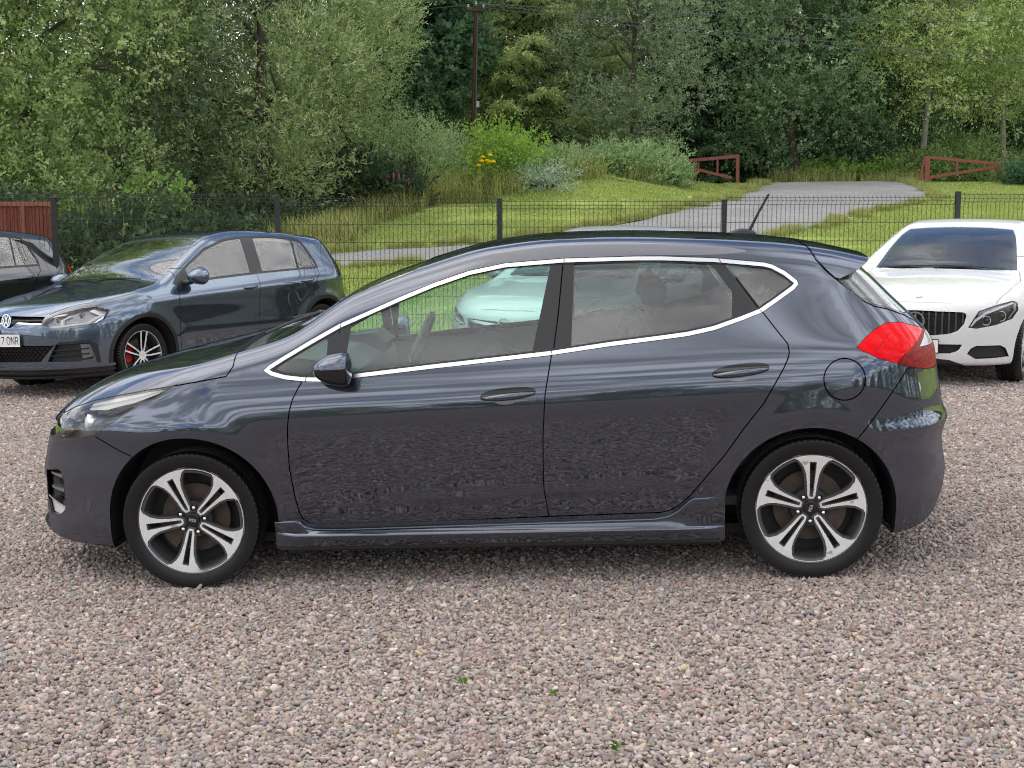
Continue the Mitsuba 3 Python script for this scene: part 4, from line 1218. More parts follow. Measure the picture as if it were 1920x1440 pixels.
for a in [
    ('leafy_tree', 'alder', 3, 60, 25.5, .95, 20, 'yellow-green broadleaf tree at the far left, its lit top lighter than its neighbours'),
    ('leafy_tree', 'alder', 3, -130, 25, .95, 140, 'yellow-green broadleaf tree cut by the left edge of the picture'),
    ('leafy_tree', 'sallow', 4, 235, 28.5, .98, 60, 'grey-green tree right of the yellow-green tree, with sky showing through its top'),
    ('leafy_tree', 'sallow', 4, 375, 30.0, 1.0, 200, 'dark grey-green tree behind the first bay of the wire fence'),
    ('willow_tree', 'willow', 5, 500, 28.5, 1.0, 0, 'tall olive-green willow left of the utility pole, the nearest to the lawn'),
    ('willow_tree', 'willow', 5, 625, 31.5, .74, 130, 'narrow olive willow with bare grey twigs, beside the dark maple'),
    ('maple_tree', 'maple', 6, 770, 36, .82, 0, 'dark green maple standing left of the utility pole'),
    ('willow_tree', 'sallow', 7, 1185, 36.0, .74, 30, 'grey-leaved willow between the spruce and the dark conifers'),
    ('oak_tree', 'oak', 8, 1490, 39, .95, 0, 'rounded mid-green broadleaf tree behind the road bend'),
    ('oak_tree', 'oak', 8, 1600, 40.5, .78, 110, 'smaller mid-green broadleaf tree right of the rounded one, over the road end'),
    ('birch_tree', 'birch', 9, 1730, 38.5, .95, 0, 'pale yellow-green birch with thin light trunk above the right barrier'),
    ('birch_tree', 'birch', 9, 1860, 40, .92, 150, 'yellow-green birch nearest the right edge of the picture'),
]:
    plant_tree(a[0], a[1], a[2], a[3], a[4], a[5], a[6], a[7])
for i, (px, Y, H, R, text) in enumerate([(990, 38.5, 15, 4.0, 'large drooping spruce right of the utility pole'), (1335, 43.0, 15, 3.6, 'dark tall conifer left of the rounded broadleaf tree'), (1668, 44, 12, 3.0, 'dark conifer half hidden behind the birch and the road end')]):
    me, K, br = spruce_mesh(60 + i, H, R, [(.085, .11, .042), (.24, .265, .095)] if i == 0 else [(.035, .06, .032), (.09, .13, .062)])
    x = at_px(px, Y)
    tf = T().translate([x, Y, float(gz(x, Y))])
    k = key_for('conifer_tree'); name_seen[k] = name_seen.get(k, 1)
    put('trunk', br, 'bark', k, smooth=50, tf=tf)
    c = put('crown', me, 'leaf', k, color=K, tf=tf)
    labels[c] = {'kind': 'stuff'}
    label(k, text, 'tree')
# the wood behind: the same kinds, larger and darker for standing in the shade of the front row
for i, (px, Y, kind, seed, sc) in enumerate([(-60, 33, 'sallow', 4, 1.1), (590, 38, 'sallow', 4, 1.2), (880, 46, 'willow', 5, 1.45), (1080, 45, 'sallow', 7, 1.4), (1225, 46, 'sallow', 4, 1.5), (1430, 48, 'oak', 8, 1.45), (1560, 49, 'sallow', 7, 1.45), (1690, 50, 'willow', 5, 1.3), (1800, 48, 'oak', 8, 1.1), (1960, 47, 'oak', 8, 1.15)]):
    plant_tree('woodland_tree', kind, seed, px, Y, sc, 40 * i + 15, 'broadleaf tree of the wood behind the front row of trees', 'tree', 'trees of the wood behind')


# a wood on the camera's side of the car park, which the paint and the glass reflect
for kd, sd in (('oak', 8), ('sallow', 4)):
    scene[f'wood_{kd}'] = {'type': 'shapegroup', 'crown': {q: v for q, v in tree_kind(kd, sd)[0].items()}}
for q, x in enumerate(np.linspace(-44, 44, 25)):
    scene[f'wood__{q + 1:03d}'] = {'type': 'instance', 'to_world': T().translate([float(x), -33 - 5 * (q % 3), -3.4]).rotate([0, 0, 1], 50 * q).scale(.85 + .22 * ((q * 7) % 5) / 4), 'g': {'type': 'ref', 'id': 'wood_' + ('oak', 'sallow')[q % 2]}}
for q, (x, y) in enumerate([(36, -26), (37, -21), (38, -16), (37, -11), (38, -6), (37, -1), (38, 4), (37, 9), (38, 14)]):
    scene[f'wood__{q + 26:03d}'] = {'type': 'instance', 'to_world': T().translate([x, y, -3.0]).rotate([0, 0, 1], 70 * q).scale(.95), 'g': {'type': 'ref', 'id': 'wood_' + ('oak', 'sallow')[q % 2]}}
label('wood', 'broadleaf wood on the near side of the car park', 'wood', kind='stuff')


def shrub(name, px, Y, rx, h, n, cols, leaf, width, text, seed, upright=.5, tw=.25, twigs=600, per=10, tip=None, catg='shrub', dz=0.0, hang=0.0, group=None, ry=None):
    x = at_px(px, Y)
    g = np.random.default_rng(seed)
    b = []
    for _ in range(n):
        a, u = g.random() * 2 * PI, g.random() ** .5
        zz = h * (.15 + .62 * g.random()) * (1 - .35 * u * u)
        q = .18 + .16 * min(rx, h) * (1 + g.random())
        b.append([math.cos(a) * u * rx, math.sin(a) * u * (ry or rx), zz, q, q * .85])
    m = crown(seed, b, twigs, per, leaf, width, (.9, .6), cols, up=upright, twig_len=tw, tip=tip, hang=hang)
    tf = T().translate([x, Y, float(gz(x, Y)) + dz])
    k = key_for(name); name_seen[k] = name_seen.get(k, 1)
    st = cat([tube([[bb[0] * .15, bb[1] * .15, -.15], [bb[0] * .6, bb[1] * .6, bb[2] * .55], bb[:3]], [.022, .014, .006], 5) for bb in b[:14]])
    put('stems', st, 'bark', k, smooth=40, tf=tf)
    labels[k + '__stems'] = {'kind': 'stuff'}
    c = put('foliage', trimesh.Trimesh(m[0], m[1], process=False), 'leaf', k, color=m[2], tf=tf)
    labels[c] = {'kind': 'stuff'}
    label(k, text, catg, group)


G1 = [(.075, .105, .035), (.145, .175, .07)]
shrub('willow_shrub', 785, 31.3, 1.0, 1.95, 30, [(.11, .145, .055), (.22, .26, .12)], .075, .24, 'grey-green upright willow shrub left of the bright green bush', 71, .9, .42, 1000, 11)
shrub('laurel_bush', 935, 31.5, .85, 1.5, 26, [(.085, .135, .024), (.17, .225, .042)], .075, .5, 'bright yellow-green bush right of the willow shrub', 72, .75, .34, 700, 10)
for i, (px, Y, rx, h, sd, tx) in enumerate([(1000, 32.5, .85, .45, 73, 'low bramble mound nearest the bright green bush'), (1100, 33.0, .95, .58, 74, 'grey-green bramble mound in the middle of the bank'), (1195, 33.5, .9, .75, 75, 'tallest bramble mound on the bank, left of the red barrier'), (1248, 34.0, .45, .36, 76, 'bramble mound around the foot of the left red barrier')]):
    shrub('bramble_mound', px, Y, rx, h, 24, [(.075, .112, .042), (.18, .225, .092)], .075, .5, tx, sd, .5, .28, 850, 9, tip=(.1, (.18, .20, .10)))
shrub('silver_willow', 1030, 31.2, .62, .34, 16, [(.12, .15, .09), (.25, .28, .19)], .075, .26, 'low silvery willow sprouting at the top of the lawn', 78, .35, .3, 380, 9)
for i, (px, Y, rx, h, sd, tx) in enumerate([(1540, 39.0, 1.0, .55, 81, 'bright green ivy hedge at the end of the road, left half'), (1635, 39.0, 1.0, .62, 82, 'bright green ivy hedge at the end of the road, right half')]):
    shrub('ivy_hedge', px, Y, rx, h, 22, [(.085, .14, .03), (.18, .25, .05)], .085, .8, tx, sd, .2, .25, 750, 9)
for i, (px, Y, rx, h, sd, tx) in enumerate([(1705, 38.5, .8, 1.0, 83, 'green bush left of the right red barrier'), (1790, 39.5, 1.2, 1.5, 84, 'yellow-green bush behind the right red barrier'), (1915, 36.0, .40, .40, 85, 'small dark bush on the lawn at the right edge'), (1905, 40, .9, .7, 86, 'bush in front of the tiled roof at the right edge')]):
    shrub('roadside_bush', px, Y, rx, h, 22, [(.07, .10, .03), (.15, .18, .06)] if sd != 85 else [(.03, .06, .03), (.07, .11, .05)], .08, .55, tx, sd, .4, .3, 800, 9)
# undergrowth below the trees on the left
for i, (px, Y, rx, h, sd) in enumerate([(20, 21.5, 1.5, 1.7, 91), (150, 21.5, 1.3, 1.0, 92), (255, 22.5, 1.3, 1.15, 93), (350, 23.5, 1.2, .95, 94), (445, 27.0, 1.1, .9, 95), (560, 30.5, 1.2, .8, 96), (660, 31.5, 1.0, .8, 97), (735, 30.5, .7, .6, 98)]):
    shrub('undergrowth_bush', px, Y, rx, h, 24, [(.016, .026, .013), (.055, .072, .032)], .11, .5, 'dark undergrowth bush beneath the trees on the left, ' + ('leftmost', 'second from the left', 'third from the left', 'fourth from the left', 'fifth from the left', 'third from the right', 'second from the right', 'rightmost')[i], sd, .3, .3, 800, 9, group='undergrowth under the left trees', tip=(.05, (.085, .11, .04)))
shrub('sycamore_sapling', 335, 23.5, .55, 2.3, 10, [(.07, .115, .025), (.13, .185, .042)], .10, .75, 'bright green sapling leaves in front of the dark left trees', 99, .2, .3, 90, 8)
# yellow flowers and pink willowherb
k = key_for('ragwort_plant')
x, Y = at_px(913, 30.3), 30.3
g = np.random.default_rng(8)
tf = T().translate([x, Y, float(gz(x, Y))])
put('stems', cat([tube([[q * .03, 0, 0], [q * .09, .02 * q, .5], [q * .12 + .01, 0, .92 + .05 * math.sin(q * 5)]], [.004, .004, .003], 5) for q in np.linspace(-1, 1, 6)]), 'grass_blade_green' if False else 'bark', k, tf=tf)
labels[k + '__stems'] = {'kind': 'stuff'}
diffuse('yellow_petals', (0.72, 0.50, 0.01))
for q in range(8):
    m_ = trimesh.creation.icosphere(2, 1.0); m_.vertices *= 1 + .25 * (meshkit.noise(m_.vertices * 4 + q, 1)[:, None] - .5)
    m_.apply_scale([.055, .055, .03]); m_.apply_translation([(-.14 + .04 * q) + .02 * g.normal(), .03 * g.normal(), .93 + .08 * g.normal() - (.06 if q > 5 else 0)])
    put('flower_head', m_, 'yellow_petals', k, smooth=True, tf=tf)
label(k, 'yellow flowering ragwort on the bank below the bright green bush', 'flowers')
k = key_for('willowherb_plant')
x, Y = at_px(745, 30.0), 30.0
tf = T().translate([x, Y, float(gz(x, Y))])
put('stems', cat([tube([[q * .25, 0, 0], [q * .27, 0, .55 + .2 * abs(math.sin(q * 9))]], [.008, .005], 5) for q in np.linspace(-1, 1, 6)]), 'bark', k, tf=tf)
labels[k + '__stems'] = {'kind': 'stuff'}
diffuse('pink_petals', (0.42, 0.14, 0.30))
for q in np.linspace(-1, 1, 6):
    m_ = trimesh.creation.icosphere(1, 1.0); m_.apply_scale([.025, .025, .09]); m_.apply_translation([q * .27, 0, .55 + .2 * abs(math.sin(q * 9))])
    put('flower_spike', m_, 'pink_petals', k, smooth=True, tf=tf)
label(k, 'pink willowherb spikes at the edge of the lawn under the willow', 'flowers')


def grass_patch(seed, size, n, h, cols, lean=.35, width=.006):
    g = np.random.default_rng(seed)
    P = np.concatenate([(g.random((n, 2)) - .5) * size, np.zeros((n, 1))], 1)
    a = g.random(n) * 2 * PI
    d = np.stack([np.cos(a), np.sin(a), 0 * a], 1)
    H = (h * (.5 + .8 * g.random(n)))[:, None]
    s = np.stack([-d[:, 1], d[:, 0], 0 * a], 1) * width
    tip = P + [0, 0, 1] * H + d * H * (lean * g.random((n, 1)) * 2)
    mid = P + [0, 0, .55] * H + d * H * .18
    V = np.stack([P - s, P + s, mid + s * .7, mid - s * .7, tip], 1).reshape(-1, 3)
    i = np.arange(n) * 5
    F = np.vstack([np.stack([i, i + 1, i + 2], 1), np.stack([i, i + 2, i + 3], 1), np.stack([i + 3, i + 2, i + 4], 1)])
    c = arr(cols[0]) + (arr(cols[1]) - arr(cols[0])) * g.random((n, 1))
    return trimesh.Trimesh(V, F, process=False), np.repeat(c, 5, 0)


GS = 1.6
for k in range(2):
    m_, c_ = grass_patch(200 + k, GS, 5200, .05, [(.27, .36, .08), (.53, .585, .225)])
    scene[f'grass_patch_{k}'] = {'type': 'shapegroup', 'blades': mikit.ply(m_, 'grass_blade', color=c_)}
m_, c_ = grass_patch(210, 1.0, 900, .42, [(.22, .28, .06), (.52, .50, .22)], .5, .005)
scene['grass_patch_2'] = {'type': 'shapegroup', 'blades': mikit.ply(m_, 'grass_blade', color=c_)}
cnt = 0
for iy in range(14):
    Y = 15.9 + (iy + .5) * GS
    for ix in range(-9, 12):
        x = ix * GS
        if abs(x) > .42 * Y + 2 or ROADP.buffer(-.5).contains(Point(x, Y)): continue
        if x < -9 and Y > 19: continue
        cnt += 1
        scene[f'lawn_grass_blades__{cnt:03d}'] = {'type': 'instance', 'to_world': tilt_tf(x, Y, float(gz(x, Y)) + .01, 90 * int(rng.integers(4))), 'g': {'type': 'ref', 'id': f'grass_patch_{cnt % 2}'}}
label('lawn_grass_blades', 'short yellow-green mown grass beyond the wire fence', 'grass', kind='stuff')
cnt = 0
for edge, sd in ((RL, 1), (RR, -1)):
    for x, Y in resample(edge, 70):
        if Y > 37.5 or abs(x) > .42 * Y + 1: continue
        cnt += 1
        x, Y = float(x) + .12 * rng.normal(), float(Y) + sd * (.22 + .1 * rng.random())
        scene[f'long_grass__{cnt:03d}'] = {'type': 'instance', 'to_world': tilt_tf(x, Y, float(gz(x, Y)) + .0, float(rng.random() * 360), .30 + .15 * float(rng.random())), 'g': {'type': 'ref', 'id': 'grass_patch_2'}}
for px, Y in [(395, 19.5), (420, 20.5), (450, 21), (470, 20), (500, 21.5), (530, 22.5), (480, 22.5), (560, 24), (430, 22), (600, 25.5), (570, 26), (640, 27.5), (690, 29), (720, 29.8), (760, 30.3), (800, 30.6), (840, 30.7), (880, 30.8), (300, 17.6), (340, 18.0), (380, 18.4), (250, 17.4), (200, 17.3), (150, 17.1), (125, 17.2), (960, 31.2), (1090, 32.2), (1160, 33), (1650, 37.6), (1700, 37.4), (1900, 37.0), (1920, 36.6), (1560, 38.2), (1480, 38.3)]:
    x = at_px(px, Y) + .2 * rng.normal()
    cnt += 1
    scene[f'long_grass__{cnt:03d}'] = {'type': 'instance', 'to_world': tilt_tf(x, Y, float(gz(x, Y)) - .02, float(rng.random() * 360), .8 + .5 * float(rng.random())), 'g': {'type': 'ref', 'id': 'grass_patch_2'}}
label('long_grass', 'tall seeding grass along the edge of the lawn under the trees', 'grass', kind='stuff')
# small weeds among the pebbles
for i, (px, py, sc, tx) in enumerate([(1160, 1415, 1.0, 'small green weed among the pebbles at the bottom of the picture'), (868, 1290, .8, 'small weed in the pebbles below the front door'), (1036, 1312, .7, 'tiny weed in the pebbles right of the weed below the front door')]):
    dd = (py - 720) / 2560.0
    ang = PITCH + math.atan(dd)
    Yd = CAM_Z / math.tan(ang)
    for _ in range(6):
        xx = (px - 960) / 2560.0 * (Yd * math.cos(PITCH) + (CAM_Z - float(gz(0, Yd))) * math.sin(PITCH))
        Yd = (CAM_Z - float(gz(xx, Yd))) / math.tan(ang)
    gg = np.random.default_rng(300 + i)
    n = 16
    a = gg.random(n) * 2 * PI
    m_ = leaf_quads(gg, np.stack([.004 * np.cos(a), .004 * np.sin(a), .004 + .02 * gg.random(n)], 1), np.stack([np.cos(a), np.sin(a), .5 + .7 * gg.random(n)], 1), .026, .45, np.tile([[.045, .085, .012]], (n, 1)) * (.7 + .6 * gg.random((n, 1))), .2)
    kk = put('weed', trimesh.Trimesh(m_[0], m_[1], process=False), 'leaf', color=m_[2], tf=T().translate([xx, Yd, float(gz(xx, Yd)) + .008]).scale(sc))
    label(kk, tx, 'weed')

# ------------------------------------------------------------------ fences, barriers, pole
gloss('fence_black', (0.014, 0.016, 0.017), 0.45)
gloss('red_steel_paint', mikit.proc(lambda p, n, uv: mikit.mix((0.27, 0.055, 0.04), (0.20, 0.075, 0.055), mikit.fbm(p.x * 6, p.y * 6, p.z * 6, 3))), 0.55)
diffuse('red_wood', mikit.proc(lambda p, n, uv: mikit.mix((0.15, 0.05, 0.038), (0.25, 0.085, 0.065), mikit.fbm(p.x * 30, p.y * 30, p.z * 3, 3))))
diffuse('red_wood_pale', mikit.proc(lambda p, n, uv: mikit.mix((0.24, 0.085, 0.06), (0.33, 0.13, 0.095), mikit.fbm(p.x * 12, p.y * 12, p.z * 4, 3))))
diffuse('pole_wood', mikit.proc(lambda p, n, uv: mikit.mix((0.035, 0.028, 0.026), (0.10, 0.065, 0.05), mikit.fbm(p.x * 30, p.y * 30, p.z * 1.2, 3))))
diffuse('wire_grey', (0.10, 0.105, 0.11))
diffuse('roof_tile', mikit.proc(lambda p, n, uv: mikit.mix((0.16, 0.075, 0.065), (0.27, 0.13, 0.11), mikit.cell_rand(p.x * 6, p.y * 3, p.z * 6))))
diffuse('render_wall', (0.42, 0.40, 0.37))
FY = 15.2
posts = [(-10.05, 1.70), (-7.55, 1.70), (-5.06, 1.692), (-2.59, 1.71), (-.137, 1.682), (2.345, 1.668), (4.92, 1.757), (7.42, 1.76), (9.92, 1.76)]
name_seen['wire_fence'] = 1
for x, zt in posts:
    z0 = float(gz(x, FY))
    c = put('post', box([x - .026, FY - .03, z0 - .3], [x + .026, FY + .03, zt], .004), 'fence_black', 'wire_fence')
    put('post_cap', box([x - .028, FY - .032, zt - .012], [x + .028, FY + .032, zt + .006], .004), 'fence_black', c)
extra = {2: .055, 3: -.01, 1: .05, 0: .05, 4: -.012, 5: .03, 6: -.01}
for i in range(len(posts) - 1):
    (xa, za), (xb, zb) = posts[i], posts[i + 1]
    xa, xb = xa + .03, xb - .03
    top = (za if i != 5 else za + .02) + extra.get(i, 0)
    zb0 = float(gz((xa + xb) / 2, FY)) + .05
    hs = [top - .02, top - .06, top - .10] + list(np.arange(top - .10 - .2, zb0, -.2))
    fold = lambda z: -.05 * max(0, 1 - abs(z - (top - .06)) / .04) - .05 * max(0, 1 - abs(z - (top - .90)) / .05)
    w = .0027
    n = int(round((xb - xa) / .05))
    cs, key_z = [], [zb0, top - .95, top - .90, top - .85, top - .10, top - .06, top - .02, top]
    for q in range(n + 1):
        x = xa + (xb - xa) * q / n
        cs.append(tube([[x, FY + fold(z) + .036, z] for z in key_z], w, 4, caps=False))
    for z in hs:
        cs.append(tube([[xa, FY + fold(z) + .041, z], [xb, FY + fold(z) + .041, z]], w * 1.1, 4, caps=False))
    k = put('mesh_panel', cat(cs), 'fence_black', 'wire_fence', smooth=True)
    labels[k] = {'kind': 'stuff'}
label('wire_fence', 'black welded wire mesh fence with square posts behind the parked cars', 'fence')

# red board fence at the far left
name_seen['board_fence'] = 1
yb = 16.6
x = -9.4
z0 = -.25
while x < -5.58:
    put('board', box([x + .0025, yb, z0], [x + .0415, yb + .018, 1.595], .002), 'red_wood', 'board_fence')
    x += .044
put('cap_rail', box([-9.4, yb - .02, 1.598], [-5.57, yb + .03, 1.652], .004), 'red_wood_pale', 'board_fence')
for xx in (-5.90, -7.2, -8.5):
    put('post', box([xx - .025, yb - .035, z0], [xx + .025, yb - .002, 1.596], .003), 'red_wood_pale', 'board_fence')
label('board_fence', 'red painted vertical board fence beyond the wire fence, far left', 'fence')


def bar(a, b, w=.075, d=.06):
    a, b = arr(a), arr(b)
    L = np.linalg.norm(b - a)
    m = box([0, -d / 2, -w / 2], [L, d / 2, w / 2], .006)
    X = (b - a) / L; Yv = arr([0, 1, 0]); Yv = unit(Yv - X * (Yv @ X)); Z = np.cross(X, Yv)
    M = np.eye(4); M[:3, :3] = np.stack([X, Yv, Z], 1); M[:3, 3] = a
    m.apply_transform(M)
    return m


def barrier(bars, text):
    k = key_for('steel_barrier'); name_seen[k] = name_seen.get(k, 1)
    for nm, a, b, w in bars: put(nm, bar(a, b, w), 'red_steel_paint', k)
    label(k, text, 'barrier')


Yb = 36.8
barrier([('upright', (4.641, Yb, 2.79), (4.653, Yb, 2.0), .10), ('upright', (6.001, Yb + .005, 2.95), (6.017, Yb + .005, 2.1), .09), ('top_rail', (4.58, Yb - .004, 2.777), (6.044, Yb - .004, 2.905), .085), ('diagonal_rail', (4.70, Yb + .004, 2.61), (5.86, Yb + .004, 2.33), .075), ('brace', (4.70, Yb + .008, 2.19), (4.985, Yb + .008, 2.52), .06), ('strut', (4.955, Yb + .006, 2.74), (4.957, Yb + .006, 2.58), .05), ('strut', (5.466, Yb + .006, 2.80), (5.471, Yb + .006, 2.46), .05)],
        'red steel barrier arm standing open left of the road')
Yb = 36.6
barrier([('upright', (10.992, Yb, 2.90), (11.003, Yb, 2.22), .13), ('upright', (12.892, Yb + .005, 2.72), (12.908, Yb + .005, 2.30), .085), ('top_rail', (11.04, Yb - .004, 2.862), (12.949, Yb - .004, 2.687), .075), ('bottom_rail', (11.04, Yb + .004, 2.335), (12.952, Yb + .004, 2.631), .075), ('stay', (10.923, Yb + .01, 2.86), (10.80, Yb + .01, 2.25), .05), ('strut', (11.786, Yb + .006, 2.76), (11.771, Yb + .006, 2.49), .055), ('strut', (12.496, Yb + .006, 2.70), (12.502, Yb + .006, 2.58), .045)],
        'red steel barrier arm standing open right of the road')
# pole with wires
name_seen['utility_pole'] = 1
put('shaft', tube([[-.97, 34, 1.2], [-.941, 34, 3.49], [-.866, 34, 6.39]], [.075, .066, .055], 12), 'pole_wood', 'utility_pole', smooth=40)
put('crossarm', box([-1.10, 33.93, 6.27], [-.62, 33.985, 6.33], .006), 'pole_wood', 'utility_pole')
for x in (-1.06, -.69, -.87):
    m = lathe([(0, .10), (.022, .10), (.030, .075), (.022, .06), (.030, .04), (.018, .02), (.010, 0)], 14, 'z'); m.apply_translation([x, 33.955, 6.335 if x != -.87 else 6.40])
    put('insulator', m, 'render_wall', 'utility_pole', smooth=40)
put('cable_box', box([-1.01, 33.90, 5.50], [-.945, 33.96, 5.66], .006), 'wire_grey', 'utility_pole')
put('cable_box', box([-.87, 33.90, 3.98], [-.80, 33.95, 4.13], .006), 'render_wall', 'utility_pole')
for q in range(7): put('step_bolt', tube([[-.93 + .03 * q * .4, 33.99, 4.4 + .26 * q], [-.80 + .03 * q * .4, 33.97, 4.4 + .26 * q]], .009, 5), 'wire_grey', 'utility_pole')
put('conduit', tube([[-.895, 33.92, 3.0], [-.872, 33.925, 4.5], [-.835, 33.935, 6.2]], .017, 6), 'wire_grey', 'utility_pole', smooth=40)
label('utility_pole', 'weathered wooden utility pole with small crossarm in front of the spruce', 'pole')
for a, b, sag, tx in [((-1.03, 33.96, 6.42), (-30, 36, 5.4), .35, 'thin overhead wire running left from the utility pole'), ((-.69, 33.96, 6.44), (30, 33, 6.35), .45, 'highest overhead wire running right from the utility pole'), ((-.69, 33.95, 6.36), (30, 31, 4.2), .55, 'overhead wire sagging lowest to the right of the utility pole'), ((-.87, 33.955, 6.46), (30, 31.6, 4.45), .55, 'middle overhead wire sagging to the right of the utility pole')]:
    t = np.linspace(0, 1, 40)[:, None]
    p = arr(a) + (arr(b) - arr(a)) * t - [0, 0, 1] * (4 * sag * t * (1 - t))
    kk = put('overhead_wire', tube(p, .010, 5), 'wire_grey', smooth=60)
    label(kk, tx, 'wire', 'overhead wires on the pole')
# low tiled building at the right edge
name_seen['outbuilding'] = 1
X0, YB, Z0 = 15.9, 44.0, float(gz(16.5, 44))
put('wall', box([X0 + .1, YB, Z0 - 1.2], [X0 + 4.5, YB + 3.6, Z0 + .05]), 'render_wall', 'outbuilding')
ro = put('roof', trimesh.Trimesh([[X0, YB - .2, Z0 + .0], [X0 + 4.7, YB - .2, Z0 + .0], [X0 + 4.7, YB + 1.8, Z0 + 1.15], [X0, YB + 1.8, Z0 + 1.15], [X0, YB + 3.9, Z0], [X0 + 4.7, YB + 3.9, Z0]], [[0, 1, 2], [0, 2, 3], [3, 2, 5], [3, 5, 4]], process=False), 'roof_tile', 'outbuilding')
tm = []
sl = arr([0, 2.0, 1.15]); sl /= np.linalg.norm(sl); nn = np.cross([1, 0, 0], sl)
for r in range(9):
    for c in range(22):
        o = arr([X0 + .02 + c * .21 + (.1 if r % 2 else 0), YB - .22, Z0]) + sl * (r * .255)
        tm.append(trimesh.Trimesh([o, o + [.2, 0, 0], o + [.2, 0, 0] + sl * .27, o + sl * .27, o + nn * .035, o + [.2, 0, 0] + nn * .035, o + [.2, 0, 0] + sl * .27 + nn * .012, o + sl * .27 + nn * .012], [[4, 5, 6], [4, 6, 7], [0, 1, 5], [0, 5, 4], [0, 4, 7], [0, 7, 3], [1, 2, 6], [1, 6, 5]], process=False))
k = put('tile', cat(tm), 'roof_tile', ro)
labels[k] = {'kind': 'stuff'}
label('outbuilding', 'low outbuilding with reddish tiled roof at the right edge', 'building')

# ------------------------------------------------------------------ the cars parked along the fence
GOLF = dict(
    side=[(.10, .74), (.17, .80), (.22, .838), (.30, .850), (.45, .862), (.60, .872), (.74, .886), (.82, .895), (.845, .896), (.87, .890), (.92, .868), (.98, .835), (1.1, .775), (1.25, .70), (1.36, .640), (1.5, .56)],
    rise=.028,
    top=[(-2.3, .66), (-2.18, .72), (-2.05, .80), (-1.85, .865), (-1.6, .915), (-1.3, .965), (-1.05, 1.005), (-.9, 1.06), (-.6, 1.215), (-.3, 1.345), (-.05, 1.425), (.3, 1.462), (.7, 1.45), (1.1, 1.42), (1.45, 1.38), (1.72, 1.345), (2.0, 1.29), (2.3, 1.2)],
    crown=lambda x: .065, ktop=lambda x: .10 - .03 * sstep(-.2, -.9, x),
    front=[(.1, -2.08), (.2, -2.14), (.35, -2.165), (.5, -2.17), (.62, -2.165), (.72, -2.14), (.8, -2.08), (1.0, -1.8)],
    fplan=lambda a, z: .30 * (a / .8) ** 2.4 + .16 * (a / .8) ** 7,
    rear=[(.1, 1.90), (.25, 2.02), (.45, 2.065), (.6, 2.055), (.72, 2.01), (.9, 1.985), (1.0, 1.94), (1.1, 1.875), (1.25, 1.79), (1.36, 1.735), (1.5, 1.66)],
    rplan=lambda a, z: .16 * (a / .8) ** 2.6 + .10 * (a / .8) ** 7,
    ftaper=(-1.25, .9, .09), rtaper=(1.25, .9, .06), rtaper_top=(.8, 1., .06),
    flare=[(-1.313, .31, .39, .012), (1.313, .31, .39, .012)],
    zbot=lambda x: .17 + 0 * x, kf=.10, kr=.10, kb=.04, box=((-2.35, -1.0, .05), (2.25, 1.0, 1.55)))
MERC = dict(
    side=[(.10, .74), (.18, .80), (.24, .845), (.34, .862), (.5, .875), (.65, .889), (.78, .900), (.86, .893), (.92, .872), (.98, .838), (1.1, .775), (1.25, .69), (1.36, .63), (1.5, .55)],
    rise=.012,
    top=[(-2.4, .64), (-2.27, .72), (-2.15, .80), (-1.95, .86), (-1.6, .915), (-1.2, .965), (-1.0, .99), (-.8, 1.075), (-.5, 1.22), (-.2, 1.34), (.1, 1.42), (.4, 1.448), (.7, 1.445), (1.1, 1.39), (1.5, 1.27), (1.9, 1.12), (2.3, 1.06), (2.5, 1.0)],
    crown=lambda x: .075 + .03 * sstep(-.9, -1.3, x), ktop=lambda x: .11 - .03 * sstep(-.2, -.9, x),
    front=[(.1, -2.12), (.2, -2.20), (.35, -2.235), (.5, -2.255), (.62, -2.255), (.72, -2.235), (.8, -2.16), (1.0, -1.85)],
    fplan=lambda a, z: .34 * (a / .8) ** 2.3 + .16 * (a / .8) ** 7,
    rear=[(.1, 2.25), (.3, 2.40), (.6, 2.43), (.8, 2.40), (1.0, 2.36), (1.2, 2.3), (1.5, 2.2)],
    rplan=lambda a, z: .22 * (a / .8) ** 2.6 + .08 * (a / .8) ** 7,
    ftaper=(-1.3, .95, .10), rtaper=(1.3, 1.1, .07), rtaper_top=(.8, 1.3, .10),
    flare=[(-1.42, .32, .39, .012), (1.42, .32, .39, .012)],
    zbot=lambda x: .19 + 0 * x, kf=.10, kr=.12, kb=.04, box=((-2.4, -1.0, .05), (2.6, 1.0, 1.55)))


def mir(p):
    return [(-a, b) for a, b in p]


def sym(half):
    """a polygon symmetrical about y = 0 from its half on the negative side"""
    return half + [(-a, b) for a, b in half[::-1]]


def symy(half):
    """as sym, in the plan (x, y)"""
    return half + [(a, -b) for a, b in half[::-1]]


def face_on(C, shape2d, y, z, out, bsdf, name, parent, th=.006, tiltx=0.0):
    """a flat emblem (in its own plane) set on the nose, facing forwards"""
    m = extrude(shape2d, th)
    q = m.vertices.copy()
    m = trimesh.Trimesh(np.stack([-q[:, 2], -q[:, 0], q[:, 1]], 1), m.faces, process=False)
    if m.volume < 0: m.invert()
    x = float(C.B.xfront(arr(y), arr(z)))
    m.apply_transform(trimesh.transformations.rotation_matrix(tiltx, [0, 1, 0]))
    m.apply_translation([x - out, y, z])
    return C.add(name, m, bsdf, parent)


